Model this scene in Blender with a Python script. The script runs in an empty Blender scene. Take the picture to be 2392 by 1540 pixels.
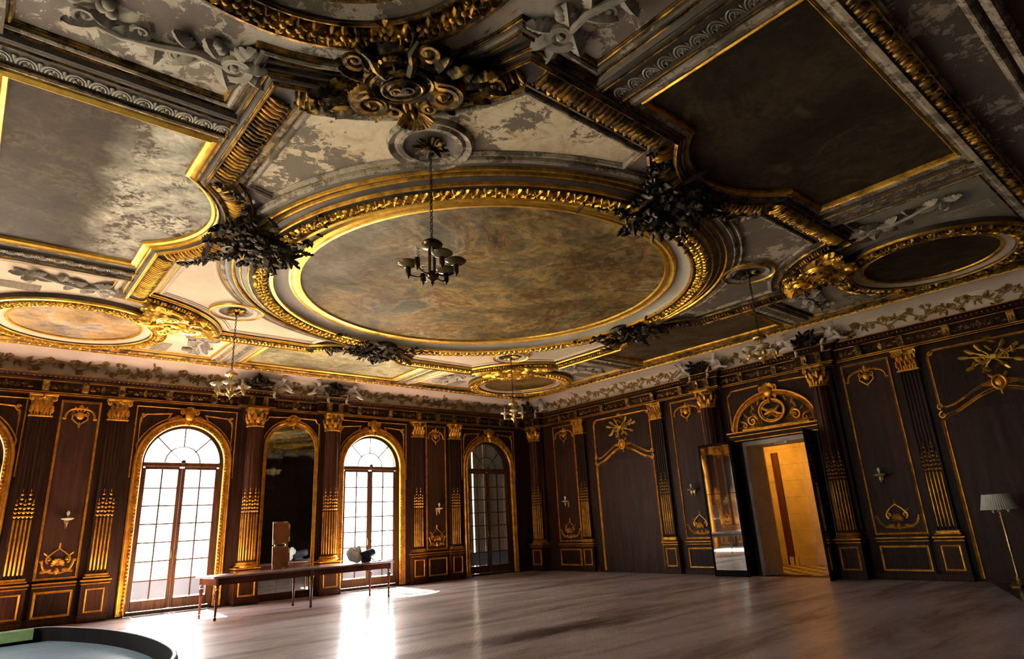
import bpy, bmesh, math, random
from math import pi, sin, cos, sqrt, atan2, radians, hypot
from mathutils import Vector, Matrix

SC = bpy.context.scene
COL = SC.collection
RND = random.Random(7)

# ------------------------------------------------------------------ camera
FPX, YAW, PITCH, ROLL = 1465.94, radians(48.891), radians(17.3153), radians(-3.0372)
CAM = Vector((-16.4595, -18.1611, 1.6))
fw = Vector((cos(PITCH) * cos(YAW), cos(PITCH) * sin(YAW), sin(PITCH)))
rt = Vector((sin(YAW), -cos(YAW), 0))
up = rt.cross(fw)
r2 = cos(ROLL) * rt + sin(ROLL) * up
u2 = -sin(ROLL) * rt + cos(ROLL) * up
cd = bpy.data.cameras.new('camera')
cd.sensor_width = 36.0
cd.lens = 36.0 * FPX / 2392.0
cd.clip_end = 300
cam = bpy.data.objects.new('camera', cd)
COL.objects.link(cam)
cam.matrix_world = Matrix((
    (r2.x, u2.x, -fw.x, CAM.x), (r2.y, u2.y, -fw.y, CAM.y),
    (r2.z, u2.z, -fw.z, CAM.z), (0, 0, 0, 1)))
SC.camera = cam

# ------------------------------------------------------------------ world, sun, exposure
SKY_STRENGTH = 8.0
SUN_STRENGTH = 85.0
EXPOSURE = 1.72
w = bpy.data.worlds.new('sky')
SC.world = w
w.use_nodes = True
wn = w.node_tree
bg = wn.nodes['Background']
sky = wn.nodes.new('ShaderNodeTexSky')
sky.sky_type = 'HOSEK_WILKIE'
sky.turbidity = 6.0
sky.ground_albedo = 0.4
sky.sun_direction = Vector((0.07, 0.62, 0.78)).normalized()
mixw = wn.nodes.new('ShaderNodeMixRGB')
mixw.inputs[0].default_value = 0.75
mixw.inputs[2].default_value = (1.0, 0.97, 0.95, 1)
wn.links.new(sky.outputs[0], mixw.inputs[1])
wn.links.new(mixw.outputs[0], bg.inputs[0])
bg.inputs[1].default_value = SKY_STRENGTH
sd = bpy.data.lights.new('sun', 'SUN')
sd.energy = SUN_STRENGTH
sd.angle = radians(0.6)
sd.color = (1.0, 0.86, 0.66)
sun = bpy.data.objects.new('sun', sd)
COL.objects.link(sun)
sun.rotation_euler = Vector((-0.33, -3.6, -4.55)).to_track_quat('-Z', 'Y').to_euler()
SC.view_settings.view_transform = 'Standard'
SC.view_settings.look = 'None'
SC.view_settings.exposure = EXPOSURE
SC.view_settings.gamma = 1.0
SC.view_settings.use_curve_mapping = False
SC.cycles.use_denoising = True
SC.cycles.max_bounces = 8
SC.cycles.diffuse_bounces = 5
SC.cycles.glossy_bounces = 4
SC.cycles.transmission_bounces = 6
SC.cycles.transparent_max_bounces = 12
SC.cycles.caustics_reflective = False
SC.cycles.caustics_refractive = False
SC.cycles.sample_clamp_indirect = 12.0

# ------------------------------------------------------------------ materials
MATS = {}
def nodes(name):
    m = bpy.data.materials.new(name)
    m.use_nodes = True
    nt = m.node_tree
    b = nt.nodes['Principled BSDF']
    MATS[name] = m
    return m, nt, b
def N(nt, t, **kw):
    n = nt.nodes.new('ShaderNode' + t)
    for k, v in kw.items():
        setattr(n, k, v)
    return n
def coords(nt, scale=(1, 1, 1), kind='pos'):
    if kind == 'pos':
        s = N(nt, 'NewGeometry').outputs['Position']
    else:
        s = N(nt, 'TexCoord').outputs['Object']
    mp = N(nt, 'Mapping')
    mp.inputs['Scale'].default_value = scale
    nt.links.new(s, mp.inputs[0])
    return mp.outputs[0]
def noise(nt, vec, sc, det=4, rough=0.55, dist=0.0):
    n = N(nt, 'TexNoise')
    nt.links.new(vec, n.inputs['Vector'])
    n.inputs['Scale'].default_value = sc
    n.inputs['Detail'].default_value = det
    n.inputs['Roughness'].default_value = rough
    n.inputs['Distortion'].default_value = dist
    return n.outputs['Fac']
def ramp(nt, fac, stops, interp='LINEAR'):
    r = N(nt, 'ValToRGB')
    r.color_ramp.interpolation = interp
    els = r.color_ramp.elements
    while len(els) < len(stops):
        els.new(0.5)
    for e, (p, c) in zip(els, stops):
        e.position = p
        e.color = (c[0], c[1], c[2], 1) if not isinstance(c, (int, float)) else (c, c, c, 1)
    nt.links.new(fac, r.inputs[0])
    return r.outputs[0]
def mixc(nt, fac, a, b, mode='MIX'):
    m = N(nt, 'MixRGB', blend_type=mode)
    for i, x in ((0, fac), (1, a), (2, b)):
        if isinstance(x, (int, float)):
            m.inputs[i].default_value = x
        elif isinstance(x, tuple):
            m.inputs[i].default_value = (x[0], x[1], x[2], 1)
        else:
            nt.links.new(x, m.inputs[i])
    return m.outputs[0]
def bump(nt, b, h, strength=0.3, dist=0.01):
    n = N(nt, 'Bump')
    n.inputs['Strength'].default_value = strength
    n.inputs['Distance'].default_value = dist
    nt.links.new(h, n.inputs['Height'])
    nt.links.new(n.outputs[0], b.inputs['Normal'])
def setc(nt, b, c):
    if isinstance(c, tuple):
        b.inputs['Base Color'].default_value = (c[0], c[1], c[2], 1)
    else:
        nt.links.new(c, b.inputs['Base Color'])

def m_plain(name, c, rough=0.5, metal=0.0, var=0.25, sc=3.0, bmp=0.0):
    m, nt, b = nodes(name)
    b.inputs['Roughness'].default_value = rough
    b.inputs['Metallic'].default_value = metal
    v = coords(nt)
    n = noise(nt, v, sc, 5)
    d = tuple(x * (1 - var) for x in c)
    e = tuple(min(1, x * (1 + var)) for x in c)
    setc(nt, b, ramp(nt, n, [(0.3, d), (0.7, e)]))
    if bmp:
        bump(nt, b, noise(nt, v, sc * 8, 3), bmp)
    return m
def m_gold(name, c, c2, rough=0.34, metal=0.9, bmp=0.15, cut=(0.36, 0.6)):
    m, nt, b = nodes(name)
    v = coords(nt)
    n = noise(nt, v, 5.0, 6, 0.7)
    setc(nt, b, ramp(nt, n, [(cut[0], c2), (cut[1], c)]))
    b.inputs['Metallic'].default_value = metal
    nt.links.new(ramp(nt, n, [(0.3, rough + 0.22), (0.7, rough)]), b.inputs['Roughness'])
    if bmp:
        bump(nt, b, noise(nt, v, 60, 3), bmp, 0.004)
    return m
def m_wood(name, a, b_, scale=(9, 9, 0.7), rough=0.46, bmp=0.08, spec=0.13):
    m, nt, b = nodes(name)
    v = coords(nt, scale)
    n = noise(nt, v, 1.6, 7, 0.62, 0.8)
    n2 = noise(nt, coords(nt, (0.6, 0.6, 0.5)), 1.2, 3)
    c = ramp(nt, n, [(0.3, a), (0.7, b_)])
    c = mixc(nt, 0.5, c, ramp(nt, n2, [(0.3, 0.55), (0.7, 1.25)]), 'MULTIPLY')
    setc(nt, b, c)
    b.inputs['Roughness'].default_value = rough
    b.inputs['Specular IOR Level'].default_value = spec
    bump(nt, b, n, bmp, 0.004)
    return m
def m_peel(name, paint, under, tan, thr=0.5, sc=1.1, rough=0.75, stretch=(1, 1, 1), vig=0.45):
    """old distemper: paint layer flaking off a grey undercoat, with damp tan stains"""
    m, nt, b = nodes(name)
    v = coords(nt, stretch)
    big = noise(nt, v, sc, 3, 0.5, 0.3)
    fine = noise(nt, v, sc * 6, 8, 0.72, 0.6)
    s = N(nt, 'MixRGB')
    s.inputs[0].default_value = vig
    nt.links.new(big, s.inputs[1]); nt.links.new(fine, s.inputs[2])
    mask = ramp(nt, s.outputs[0], [(thr - 0.008, 0.0), (thr + 0.008, 1.0)])
    st = ramp(nt, noise(nt, v, sc * 2.3, 6, 0.65, 1.0), [(0.5, paint), (0.68, tan)])
    st = mixc(nt, 0.35, st, ramp(nt, noise(nt, v, sc * 9, 5, 0.7), [(0.3, 0.5), (0.7, 1.15)]), 'MULTIPLY')
    un = ramp(nt, noise(nt, v, sc * 5, 6), [(0.3, tuple(x * 0.78 for x in under)), (0.7, under)])
    setc(nt, b, mixc(nt, mask, un, st))
    b.inputs['Roughness'].default_value = rough
    bump(nt, b, mixc(nt, 0.25, mask, fine), 0.5, 0.012)
    return m
def m_canvas(name, cols, sc=0.8, rough=0.6, mold=None, dist=1.0, off=(0, 0, 0), fine=0.5, spec=0.12, tilt=None):
    """faded oil painting: clouds of pigment, brush streaks, mould bloom"""
    m, nt, b = nodes(name)
    v = N(nt, 'Mapping')
    nt.links.new(N(nt, 'NewGeometry').outputs['Position'], v.inputs[0])
    v.inputs['Location'].default_value = off
    v = v.outputs[0]
    n = noise(nt, v, sc, 9, 0.66, dist)
    c = ramp(nt, n, [(0.34 + 0.32 * i / (len(cols) - 1), k) for i, k in enumerate(cols)])
    n2 = noise(nt, v, sc * 7, 8, 0.72, 1.2)
    c = mixc(nt, fine, c, ramp(nt, n2, [(0.33, 0.35), (0.67, 1.5)]), 'MULTIPLY')
    n3 = noise(nt, coords(nt, (1, 1, 1)), sc * 0.9, 7, 0.6, 0.8)
    c = mixc(nt, 0.85, c, ramp(nt, n3, [(0.36, (0.42, 0.40, 0.40)), (0.5, (1, 1, 1)), (0.64, (1.5, 1.45, 1.35))]), 'MULTIPLY')
    if tilt:
        sx = N(nt, 'SeparateXYZ')
        nt.links.new(N(nt, 'NewGeometry').outputs['Position'], sx.inputs[0])
        mr = N(nt, 'MapRange')
        nt.links.new(sx.outputs[tilt[0]], mr.inputs[0])
        mr.inputs[1].default_value, mr.inputs[2].default_value = tilt[1], tilt[2]
        ad = N(nt, 'Math', operation='MULTIPLY_ADD'); ad.inputs[1].default_value = 0.9
        nt.links.new(noise(nt, v, sc * 1.3, 6, 0.65, 0.8), ad.inputs[0])
        nt.links.new(mr.outputs[0], ad.inputs[2])
        c2 = mixc(nt, 0.8, ramp(nt, n2, [(0.36, tuple(x * 0.45 for x in tilt[3])), (0.64, tilt[3])]), ramp(nt, n3, [(0.36, (0.5, 0.48, 0.5)), (0.5, (1, 1, 1)), (0.64, (1.3, 1.3, 1.25))]), 'MULTIPLY')
        c = mixc(nt, ramp(nt, ad.outputs[0], [(0.55, 0.0), (1.15, 1.0)]), c, c2)
    if mold:
        mk = noise(nt, v, sc * 1.6, 5, 0.6, 0.5)
        sp = noise(nt, v, sc * 11, 8, 0.75, 0.5)
        mm = N(nt, 'MixRGB', blend_type='MULTIPLY')
        mm.inputs[0].default_value = 1.0
        nt.links.new(ramp(nt, mk, [(mold[1], 0.0), (mold[1] + 0.10, 1.0)]), mm.inputs[1])
        nt.links.new(ramp(nt, sp, [(0.46, 0.0), (0.54, 1.0)]), mm.inputs[2])
        c = mixc(nt, mm.outputs[0], c, mold[0])
    setc(nt, b, c)
    b.inputs['Roughness'].default_value = rough
    b.inputs['Specular IOR Level'].default_value = spec
    bump(nt, b, n2, 0.12, 0.01)
    return m

GOLD = m_gold('gilt', (0.80, 0.48, 0.065), (0.30, 0.155, 0.022))
GOLDB = m_gold('bright_gilt', (0.95, 0.62, 0.10), (0.66, 0.38, 0.055), 0.28)
GOLDD = m_gold('tarnished_gilt', (0.50, 0.28, 0.05), (0.05, 0.032, 0.014), 0.40, 0.85, 0.3, (0.42, 0.62))
DARKG = m_gold('dark_patchy_gilt', (0.42, 0.26, 0.06), (0.03, 0.024, 0.014), 0.36, 0.8, 0.3, (0.50, 0.64))  # mostly dark gilt with patches of brighter gold
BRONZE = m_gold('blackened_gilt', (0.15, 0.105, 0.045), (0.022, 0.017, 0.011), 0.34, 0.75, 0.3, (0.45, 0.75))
GOLDW = m_gold('wall_gilt', (0.82, 0.40, 0.04), (0.42, 0.18, 0.02), 0.36, 0.85)
WOOD = m_wood('dark_walnut', (0.014, 0.0062, 0.0036), (0.050, 0.0205, 0.011))
WOODR = m_wood('red_walnut', (0.026, 0.0092, 0.0045), (0.082, 0.027, 0.012))
WOODP = m_wood('panel_walnut', (0.026, 0.0115, 0.007), (0.070, 0.030, 0.0165), (5, 5, 0.35))
TABLEW = m_wood('mahogany', (0.05, 0.014, 0.009), (0.12, 0.035, 0.02), (1.2, 12, 12), 0.2, 0.05, 0.5)
TABLET = m_wood('polished_mahogany', (0.10, 0.04, 0.03), (0.20, 0.085, 0.065), (1.2, 12, 12), 0.4, 0.03, 1.0)  # paler copy of the mahogany; window sheen partly put into the base colour
TABLET.node_tree.nodes['Principled BSDF'].inputs['Coat Weight'].default_value = 1.0
TABLET.node_tree.nodes['Principled BSDF'].inputs['Coat Roughness'].default_value = 0.28
DOORW = m_wood('window_oak', (0.045, 0.019, 0.009), (0.12, 0.05, 0.02))
PLAS = m_plain('cream_plaster', (0.60, 0.52, 0.39), 0.7, 0, 0.12, 1.2, 0.05)
PLASG = m_peel('grey_plaster', (0.36, 0.32, 0.28), (0.22, 0.195, 0.175), (0.30, 0.25, 0.19), 0.45, 1.4)
PLASD = m_plain('greenish_plaster', (0.36, 0.35, 0.29), 0.6, 0, 0.12, 1.0)
COVE = m_plain('cove_plaster', (0.62, 0.53, 0.44), 0.7, 0, 0.08, 0.8)
PEELN = m_peel('peeling_cream', (0.76, 0.68, 0.48), (0.20, 0.17, 0.125), (0.58, 0.44, 0.24), 0.48, 1.15)
PEELR = m_peel('peeling_grey', (0.62, 0.57, 0.46), (0.21, 0.19, 0.16), (0.52, 0.42, 0.26), 0.54, 1.3)
PEELC = m_peel('peeling_corner', (0.60, 0.57, 0.49), (0.22, 0.19, 0.165), (0.50, 0.42, 0.28), 0.495, 0.8)
PEELS = m_peel('peeling_soffit', (0.50, 0.46, 0.40), (0.15, 0.125, 0.11), (0.34, 0.28, 0.2), 0.56, 1.2, 0.75, (1, 1, 1), 0.55)
MOULD = m_peel('worn_moulding', (0.44, 0.395, 0.31), (0.16, 0.137, 0.10), (0.30, 0.24, 0.16), 0.49, 2.6)
DARKM = m_plain('dark_moulding', (0.075, 0.066, 0.055), 0.55, 0, 0.45, 3.0)  # even dark base for carved mouldings; on the roundel it stands for shade
RELIEF = m_plain('relief_plaster', (0.33, 0.31, 0.26), 0.65, 0, 0.25, 5.0)
STATUE = m_plain('statue_plaster', (0.55, 0.50, 0.43), 0.6, 0, 0.2, 6.0)
SCROLLG = m_plain('painted_gold_scroll', (0.30, 0.165, 0.035), 0.5, 0.3, 0.35, 6.0)
C_MAIN = m_canvas('canvas_heaven', [(0.05, 0.042, 0.03), (0.24, 0.15, 0.04), (0.14, 0.12, 0.07), (0.33, 0.24, 0.085), (0.16, 0.09, 0.035), (0.36, 0.29, 0.15), (0.12, 0.12, 0.08)], 0.55, 0.6, ((0.10, 0.08, 0.06), 0.60), 0.45, (3.1, 7.7, 0), 0.75, 0.12, (0, -10.6, -13.6, (0.37, 0.34, 0.27)))
C_LEFT = m_canvas('canvas_mouldy', [(0.36, 0.35, 0.28), (0.62, 0.62, 0.54), (0.48, 0.47, 0.39), (0.70, 0.70, 0.63)], 0.9, 0.6, ((0.085, 0.06, 0.04), 0.47), 0.9, (1.3, 0.2, 0), 0.5, 0.12, (0, -15.2, -16.2, (0.055, 0.039, 0.024)))
C_RIGHT = m_canvas('canvas_sooty', [(0.030, 0.024, 0.017), (0.060, 0.046, 0.031), (0.042, 0.032, 0.023), (0.10, 0.078, 0.046)], 0.7, 0.6, None, 2.2, (9.7, 4.1, 0))
C_FARL = m_canvas('canvas_pale', [(0.22, 0.21, 0.11), (0.42, 0.40, 0.27), (0.30, 0.27, 0.14), (0.48, 0.47, 0.39)], 1.0, 0.6, None, 1.0, (2, 3, 0))
C_FARR = m_canvas('canvas_dusky', [(0.05, 0.04, 0.026), (0.12, 0.09, 0.055), (0.075, 0.062, 0.034)], 0.9, 0.6, None, 1.6, (5, 1, 0))
C_MEDL = m_canvas('canvas_angel', [(0.30, 0.25, 0.18), (0.42, 0.26, 0.10), (0.36, 0.31, 0.24), (0.20, 0.17, 0.19)], 1.1, 0.6, None, 0.8, (0, 0.6, 0))
C_MEDD = m_canvas('canvas_night', [(0.02, 0.018, 0.015), (0.05, 0.042, 0.028), (0.10, 0.07, 0.035)], 1.1, 0.6, None, 2.2, (3, 0, 0))
C_MEDF = m_canvas('canvas_grotesque', [(0.07, 0.055, 0.045), (0.24, 0.15, 0.05), (0.10, 0.075, 0.055)], 1.2, 0.6, None, 1.4, (1, 2, 0))
BLACK = m_plain('black_lacquer', (0.006, 0.005, 0.005), 0.5, 0, 0.3)
BRASS = m_gold('brass', (0.80, 0.58, 0.22), (0.35, 0.24, 0.08), 0.22, 1.0, 0)
SILH_BRASS = m_gold('silhouette_brass', (0.16, 0.12, 0.06), (0.05, 0.038, 0.02), 0.22, 1.0, 0)  # brass darkened for the near chandelier, its silhouette put into the colour
IRON = m_plain('dark_iron', (0.03, 0.026, 0.02), 0.35, 0.8)
CHROME = m_plain('nickel', (0.5, 0.47, 0.42), 0.2, 1.0, 0.15)
SILH_GLASS = m_plain('silhouette_glass', (0.16, 0.13, 0.045), 0.12, 0, 0.1)  # darker copy of the opal shades, silhouette put into the colour
SHADEG = m_plain('opal_glass', (0.50, 0.43, 0.26), 0.15, 0, 0.1)
BULB = m_plain('bulb_glass', (0.75, 0.78, 0.76), 0.12, 0, 0.05)
CLOTHW = m_plain('white_cloth', (0.85, 0.81, 0.73), 0.8, 0, 0.12, 12)
CLOTHD = m_plain('dark_cloth', (0.03, 0.028, 0.045), 0.6, 0, 0.4, 12)
PAPER = m_plain('paper', (0.7, 0.68, 0.64), 0.6)
BOARDB = m_plain('russet_board', (0.34, 0.12, 0.03), 0.5, 0, 0.25, 5)
TAPE = m_plain('cream_tape', (0.65, 0.55, 0.40), 0.6)
STONE = m_plain('limestone', (0.44, 0.38, 0.30), 0.75, 0, 0.18, 2.5, 0.15)
JAMB = m_plain('grey_limestone', (0.36, 0.325, 0.28), 0.6, 0, 0.2, 2.0, 0.1)
TILE_L = m_plain('pale_tile', (0.46, 0.40, 0.30), 0.35)
TILE_D = m_plain('dark_tile', (0.035, 0.03, 0.025), 0.3)
FELT = m_plain('green_baize', (0.36, 0.50, 0.18), 0.85, 0, 0.25, 9)
TABB = m_wood('blue_grey_boards', (0.30, 0.46, 0.58), (0.52, 0.66, 0.74), (1.0, 9, 1), 0.3, 0.05, 0.4)
SHUT = m_plain('painted_shutter', (0.50, 0.48, 0.44), 0.55, 0, 0.08)
SHADEF = m_plain('pleated_linen', (0.62, 0.57, 0.50), 0.8, 0, 0.1, 8)
RAILB = m_plain('black_leather', (0.010, 0.008, 0.007), 0.85, 0, 0.3)
RAILB.node_tree.nodes['Principled BSDF'].inputs['Specular IOR Level'].default_value = 0.08
MATF = m_plain('black_vinyl', (0.012, 0.012, 0.012), 0.18, 0, 0.3)
TERR = m_plain('terrace_stone', (0.085, 0.10, 0.125), 0.8, 0, 0.15, 1.0)

m, nt, b = nodes('mirror_glass')
b.inputs['Metallic'].default_value = 1.0
b.inputs['Roughness'].default_value = 0.03
setc(nt, b, ramp(nt, noise(nt, coords(nt), 2.5, 6, 0.7), [(0.3, (0.42, 0.46, 0.44)), (0.7, (0.66, 0.69, 0.66))]))
MIRROR = m
m = bpy.data.materials.new('window_glass'); m.use_nodes = True
nt = m.node_tree
for n_ in list(nt.nodes):
    if n_.type == 'BSDF_PRINCIPLED':
        nt.nodes.remove(n_)
tr = N(nt, 'BsdfTransparent'); tr.inputs[0].default_value = (0.95, 0.96, 0.95, 1)
gl = N(nt, 'BsdfGlossy'); gl.inputs['Roughness'].default_value = 0.03
lw = N(nt, 'LayerWeight'); lw.inputs[0].default_value = 0.5
fr = N(nt, 'Math', operation='POWER'); fr.inputs[1].default_value = 5.0
nt.links.new(lw.outputs['Facing'], fr.inputs[0])
f2 = N(nt, 'Math', operation='MULTIPLY_ADD'); f2.inputs[1].default_value = 0.6; f2.inputs[2].default_value = 0.03
nt.links.new(fr.outputs[0], f2.inputs[0])
ms = N(nt, 'MixShader')
nt.links.new(f2.outputs[0], ms.inputs[0]); nt.links.new(tr.outputs[0], ms.inputs[1]); nt.links.new(gl.outputs[0], ms.inputs[2])
nt.links.new(ms.outputs[0], nt.nodes['Material Output'].inputs[0])
GLASS = m

def N_div(nt, s_, k):
    n = N(nt, 'Math', operation='DIVIDE'); n.inputs[1].default_value = k
    nt.links.new(s_, n.inputs[0])
    return n.outputs[0]
def m_floor():
    m, nt, b = nodes('oak_parquet')
    g = N(nt, 'NewGeometry')
    oi = N(nt, 'ObjectInfo')
    isl = mixc(nt, 0.5, g.outputs['Random Per Island'], oi.outputs['Random'])
    grain = noise(nt, coords(nt, (6, 6, 6)), 5.0, 6, 0.65)
    c = ramp(nt, isl, [(0.1, (0.58, 0.45, 0.43)), (0.5, (0.62, 0.485, 0.465)), (0.9, (0.66, 0.52, 0.50))])
    c = mixc(nt, 0.3, c, ramp(nt, grain, [(0.3, 0.65), (0.7, 1.2)]), 'MULTIPLY')
    # worn traffic streaks along the strips and a big water stain
    st = noise(nt, coords(nt, (0.28, 1.5, 1)), 1.0, 7, 0.62, 0.4)
    c = mixc(nt, 0.9, c, ramp(nt, st, [(0.38, (0.42, 0.34, 0.30)), (0.46, (0.78, 0.74, 0.72)), (0.52, (1, 1, 1)), (0.66, (1.35, 1.36, 1.4))]), 'MULTIPLY')
    s2 = noise(nt, coords(nt, (0.30, 0.75, 1)), 0.55, 8, 0.7, 0.5)
    c = mixc(nt, 0.9, c, ramp(nt, s2, [(0.32, (0.30, 0.21, 0.16)), (0.42, (0.9, 0.88, 0.86)), (0.5, (1, 1, 1))]), 'MULTIPLY')
    # the bare dark patch worn through the finish in the middle of the room
    mp = N(nt, 'Mapping'); mp.vector_type = 'TEXTURE'
    nt.links.new(N(nt, 'NewGeometry').outputs['Position'], mp.inputs[0])
    mp.inputs['Location'].default_value = (-8.7, -10.35, 0); mp.inputs['Rotation'].default_value = (0, 0, radians(-2)); mp.inputs['Scale'].default_value = (3.1, 0.85, 1)
    ln = N(nt, 'VectorMath', operation='LENGTH'); nt.links.new(mp.outputs[0], ln.inputs[0])
    sm = N(nt, 'Math', operation='MULTIPLY_ADD'); sm.inputs[1].default_value = 2.2
    nt.links.new(noise(nt, coords(nt, (0.5, 1.6, 1)), 1.3, 8, 0.72, 0.6), sm.inputs[0]); nt.links.new(ln.outputs['Value'], sm.inputs[2])
    stn = ramp(nt, N_div(nt, sm.outputs[0], 3.0), [(0.44, 0.92), (0.60, 0.0)])
    c = mixc(nt, stn, c, (0.075, 0.05, 0.036))
    nt.links.new(ramp(nt, stn, [(0.0, 0.85), (1.0, 0.15)]), b.inputs['Specular IOR Level'])
    setc(nt, b, c)
    rr = ramp(nt, mixc(nt, 0.15, st, isl), [(0.3, 0.58), (0.7, 0.42)])
    nt.links.new(rr, b.inputs['Roughness'])
    b.inputs['Coat Weight'].default_value = 0.45
    b.inputs['Coat Roughness'].default_value = 0.2
    bump(nt, b, grain, 0.05, 0.003)
    return m
FLOORM = m_floor()

# ------------------------------------------------------------------ mesh builder
class MB:
    def __init__(s):
        s.v = []; s.f = []
    def add(s, vs, fs, M=None):
        o = len(s.v)
        if M is not None:
            vs = [M @ Vector(p) for p in vs]
        s.v.extend([tuple(p) for p in vs])
        s.f.extend([tuple(i + o for i in f) for f in fs])
        return s
    def box(s, c, d, M=None, ch=0.0):
        x, y, z = (k / 2 for k in d)
        if ch <= 0:
            vs = [(c[0] + i * x, c[1] + j * y, c[2] + k * z) for k in (-1, 1) for j in (-1, 1) for i in (-1, 1)]
            fs = [(0, 2, 3, 1), (4, 5, 7, 6), (0, 1, 5, 4), (2, 6, 7, 3), (0, 4, 6, 2), (1, 3, 7, 5)]
            return s.add(vs, fs, M)
        bm = bmesh.new()
        bmesh.ops.create_cube(bm, size=1.0, matrix=Matrix.Translation(c) @ Matrix.Diagonal((d[0], d[1], d[2], 1)))
        bmesh.ops.bevel(bm, geom=bm.edges[:], offset=ch, segments=1, affect='EDGES')
        bm.verts.index_update()
        vs = [v.co[:] for v in bm.verts]
        fs = [[v.index for v in f.verts] for f in bm.faces]
        bm.free()
        return s.add(vs, fs, M)
    def poly(s, pts, th=None, M=None):
        """flat polygon, optional thickness th along the plane's own extrusion vector"""
        n = len(pts)
        vs = [tuple(p) for p in pts]
        if th is None:
            return s.add(vs, [tuple(range(n))], M)
        t = Vector(th)
        vs2 = [tuple(Vector(p) + t) for p in pts]
        fs = [tuple(range(n)), tuple(range(2 * n - 1, n - 1, -1))]
        fs += [(i, (i + 1) % n, n + (i + 1) % n, n + i) for i in range(n)]
        return s.add(vs + vs2, fs, M)
    def lathe(s, prof, n=16, M=None, flute=None):
        vs = []; fs = []
        m_ = len(prof)
        for i in range(n):
            a = 2 * pi * i / n
            k = flute(a) if flute else 1.0
            for r, z in prof:
                vs.append((r * k * cos(a), r * k * sin(a), z))
        for i in range(n):
            j = (i + 1) % n
            for k in range(m_ - 1):
                fs.append((i * m_ + k, j * m_ + k, j * m_ + k + 1, i * m_ + k + 1))
        if prof[0][0] > 1e-5:
            fs.append(tuple(i * m_ for i in range(n))[::-1])
        if prof[-1][0] > 1e-5:
            fs.append(tuple(i * m_ + m_ - 1 for i in range(n)))
        return s.add(vs, fs, M)
    def tube(s, pts, r, n=6, closed=False, M=None, flat=1.0):
        P = [Vector(p) for p in pts]
        L = len(P)
        rs = r if isinstance(r, (list, tuple)) else [r] * L
        T = []
        for i in range(L):
            a = P[(i - 1) % L] if (closed or i > 0) else P[0]
            c = P[(i + 1) % L] if (closed or i < L - 1) else P[-1]
            t = c - a
            T.append(t.normalized() if t.length > 1e-9 else Vector((0, 0, 1)))
        ref = Vector((0, 1, 0)) if abs(T[0].y) < 0.9 else Vector((1, 0, 0))
        nn = (ref - T[0] * ref.dot(T[0])).normalized()
        vs = []; fs = []
        for i in range(L):
            nn = nn - T[i] * nn.dot(T[i])
            nn = nn.normalized() if nn.length > 1e-6 else T[i].orthogonal().normalized()
            bn = T[i].cross(nn)
            for k in range(n):
                a = 2 * pi * k / n
                vs.append(P[i] + (nn * cos(a) * flat + bn * sin(a)) * rs[i])
        for i in range(L if closed else L - 1):
            j = (i + 1) % L
            for k in range(n):
                k2 = (k + 1) % n
                fs.append((i * n + k, i * n + k2, j * n + k2, j * n + k))
        if not closed:
            fs.append(tuple(range(n))[::-1])
            fs.append(tuple((L - 1) * n + k for k in range(n)))
        return s.add(vs, fs, M)
    def ell(s, c, r, M=None, nu=8, nv=5):
        vs = [(c[0], c[1], c[2] - r[2])]
        for j in range(1, nv):
            t = pi * j / nv
            for i in range(nu):
                a = 2 * pi * i / nu
                vs.append((c[0] + r[0] * sin(t) * cos(a), c[1] + r[1] * sin(t) * sin(a), c[2] - r[2] * cos(t)))
        vs.append((c[0], c[1], c[2] + r[2]))
        fs = []
        for i in range(nu):
            k = (i + 1) % nu
            fs.append((0, 1 + k, 1 + i))
            for j in range(nv - 2):
                fs.append((1 + j * nu + i, 1 + j * nu + k, 1 + (j + 1) * nu + k, 1 + (j + 1) * nu + i))
            fs.append((1 + (nv - 2) * nu + i, 1 + (nv - 2) * nu + k, len(vs) - 1))
        return s.add(vs, fs, M)
    def sweep(s, path, prof, closed=False, to3=None, shut=True):
        """mitred sweep: path of 2-D points, profile of (offset to the right, height)"""
        L = len(path)
        P = [Vector(p) for p in path]
        m_ = len(prof)
        vs = []; fs = []
        for i in range(L):
            d1 = (P[i] - P[i - 1]) if (closed or i > 0) else (P[1] - P[0])
            d2 = (P[(i + 1) % L] - P[i]) if (closed or i < L - 1) else (P[-1] - P[-2])
            d1.normalize(); d2.normalize()
            n1 = Vector((d1.y, -d1.x)); n2 = Vector((d2.y, -d2.x))
            k = 1 + n1.dot(n2)
            mt = (n1 + n2) / max(k, 0.25)
            for o, h in prof:
                q = P[i] + mt * o
                vs.append(to3(q.x, q.y, h) if to3 else (q.x, q.y, h))
        for i in range(L if closed else L - 1):
            j = (i + 1) % L
            for k in range(m_ - 1):
                fs.append((i * m_ + k, j * m_ + k, j * m_ + k + 1, i * m_ + k + 1))
        if shut and not closed:
            fs.append(tuple(range(m_)))
            fs.append(tuple((L - 1) * m_ + k for k in range(m_))[::-1])
        return s.add(vs, fs)
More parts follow.
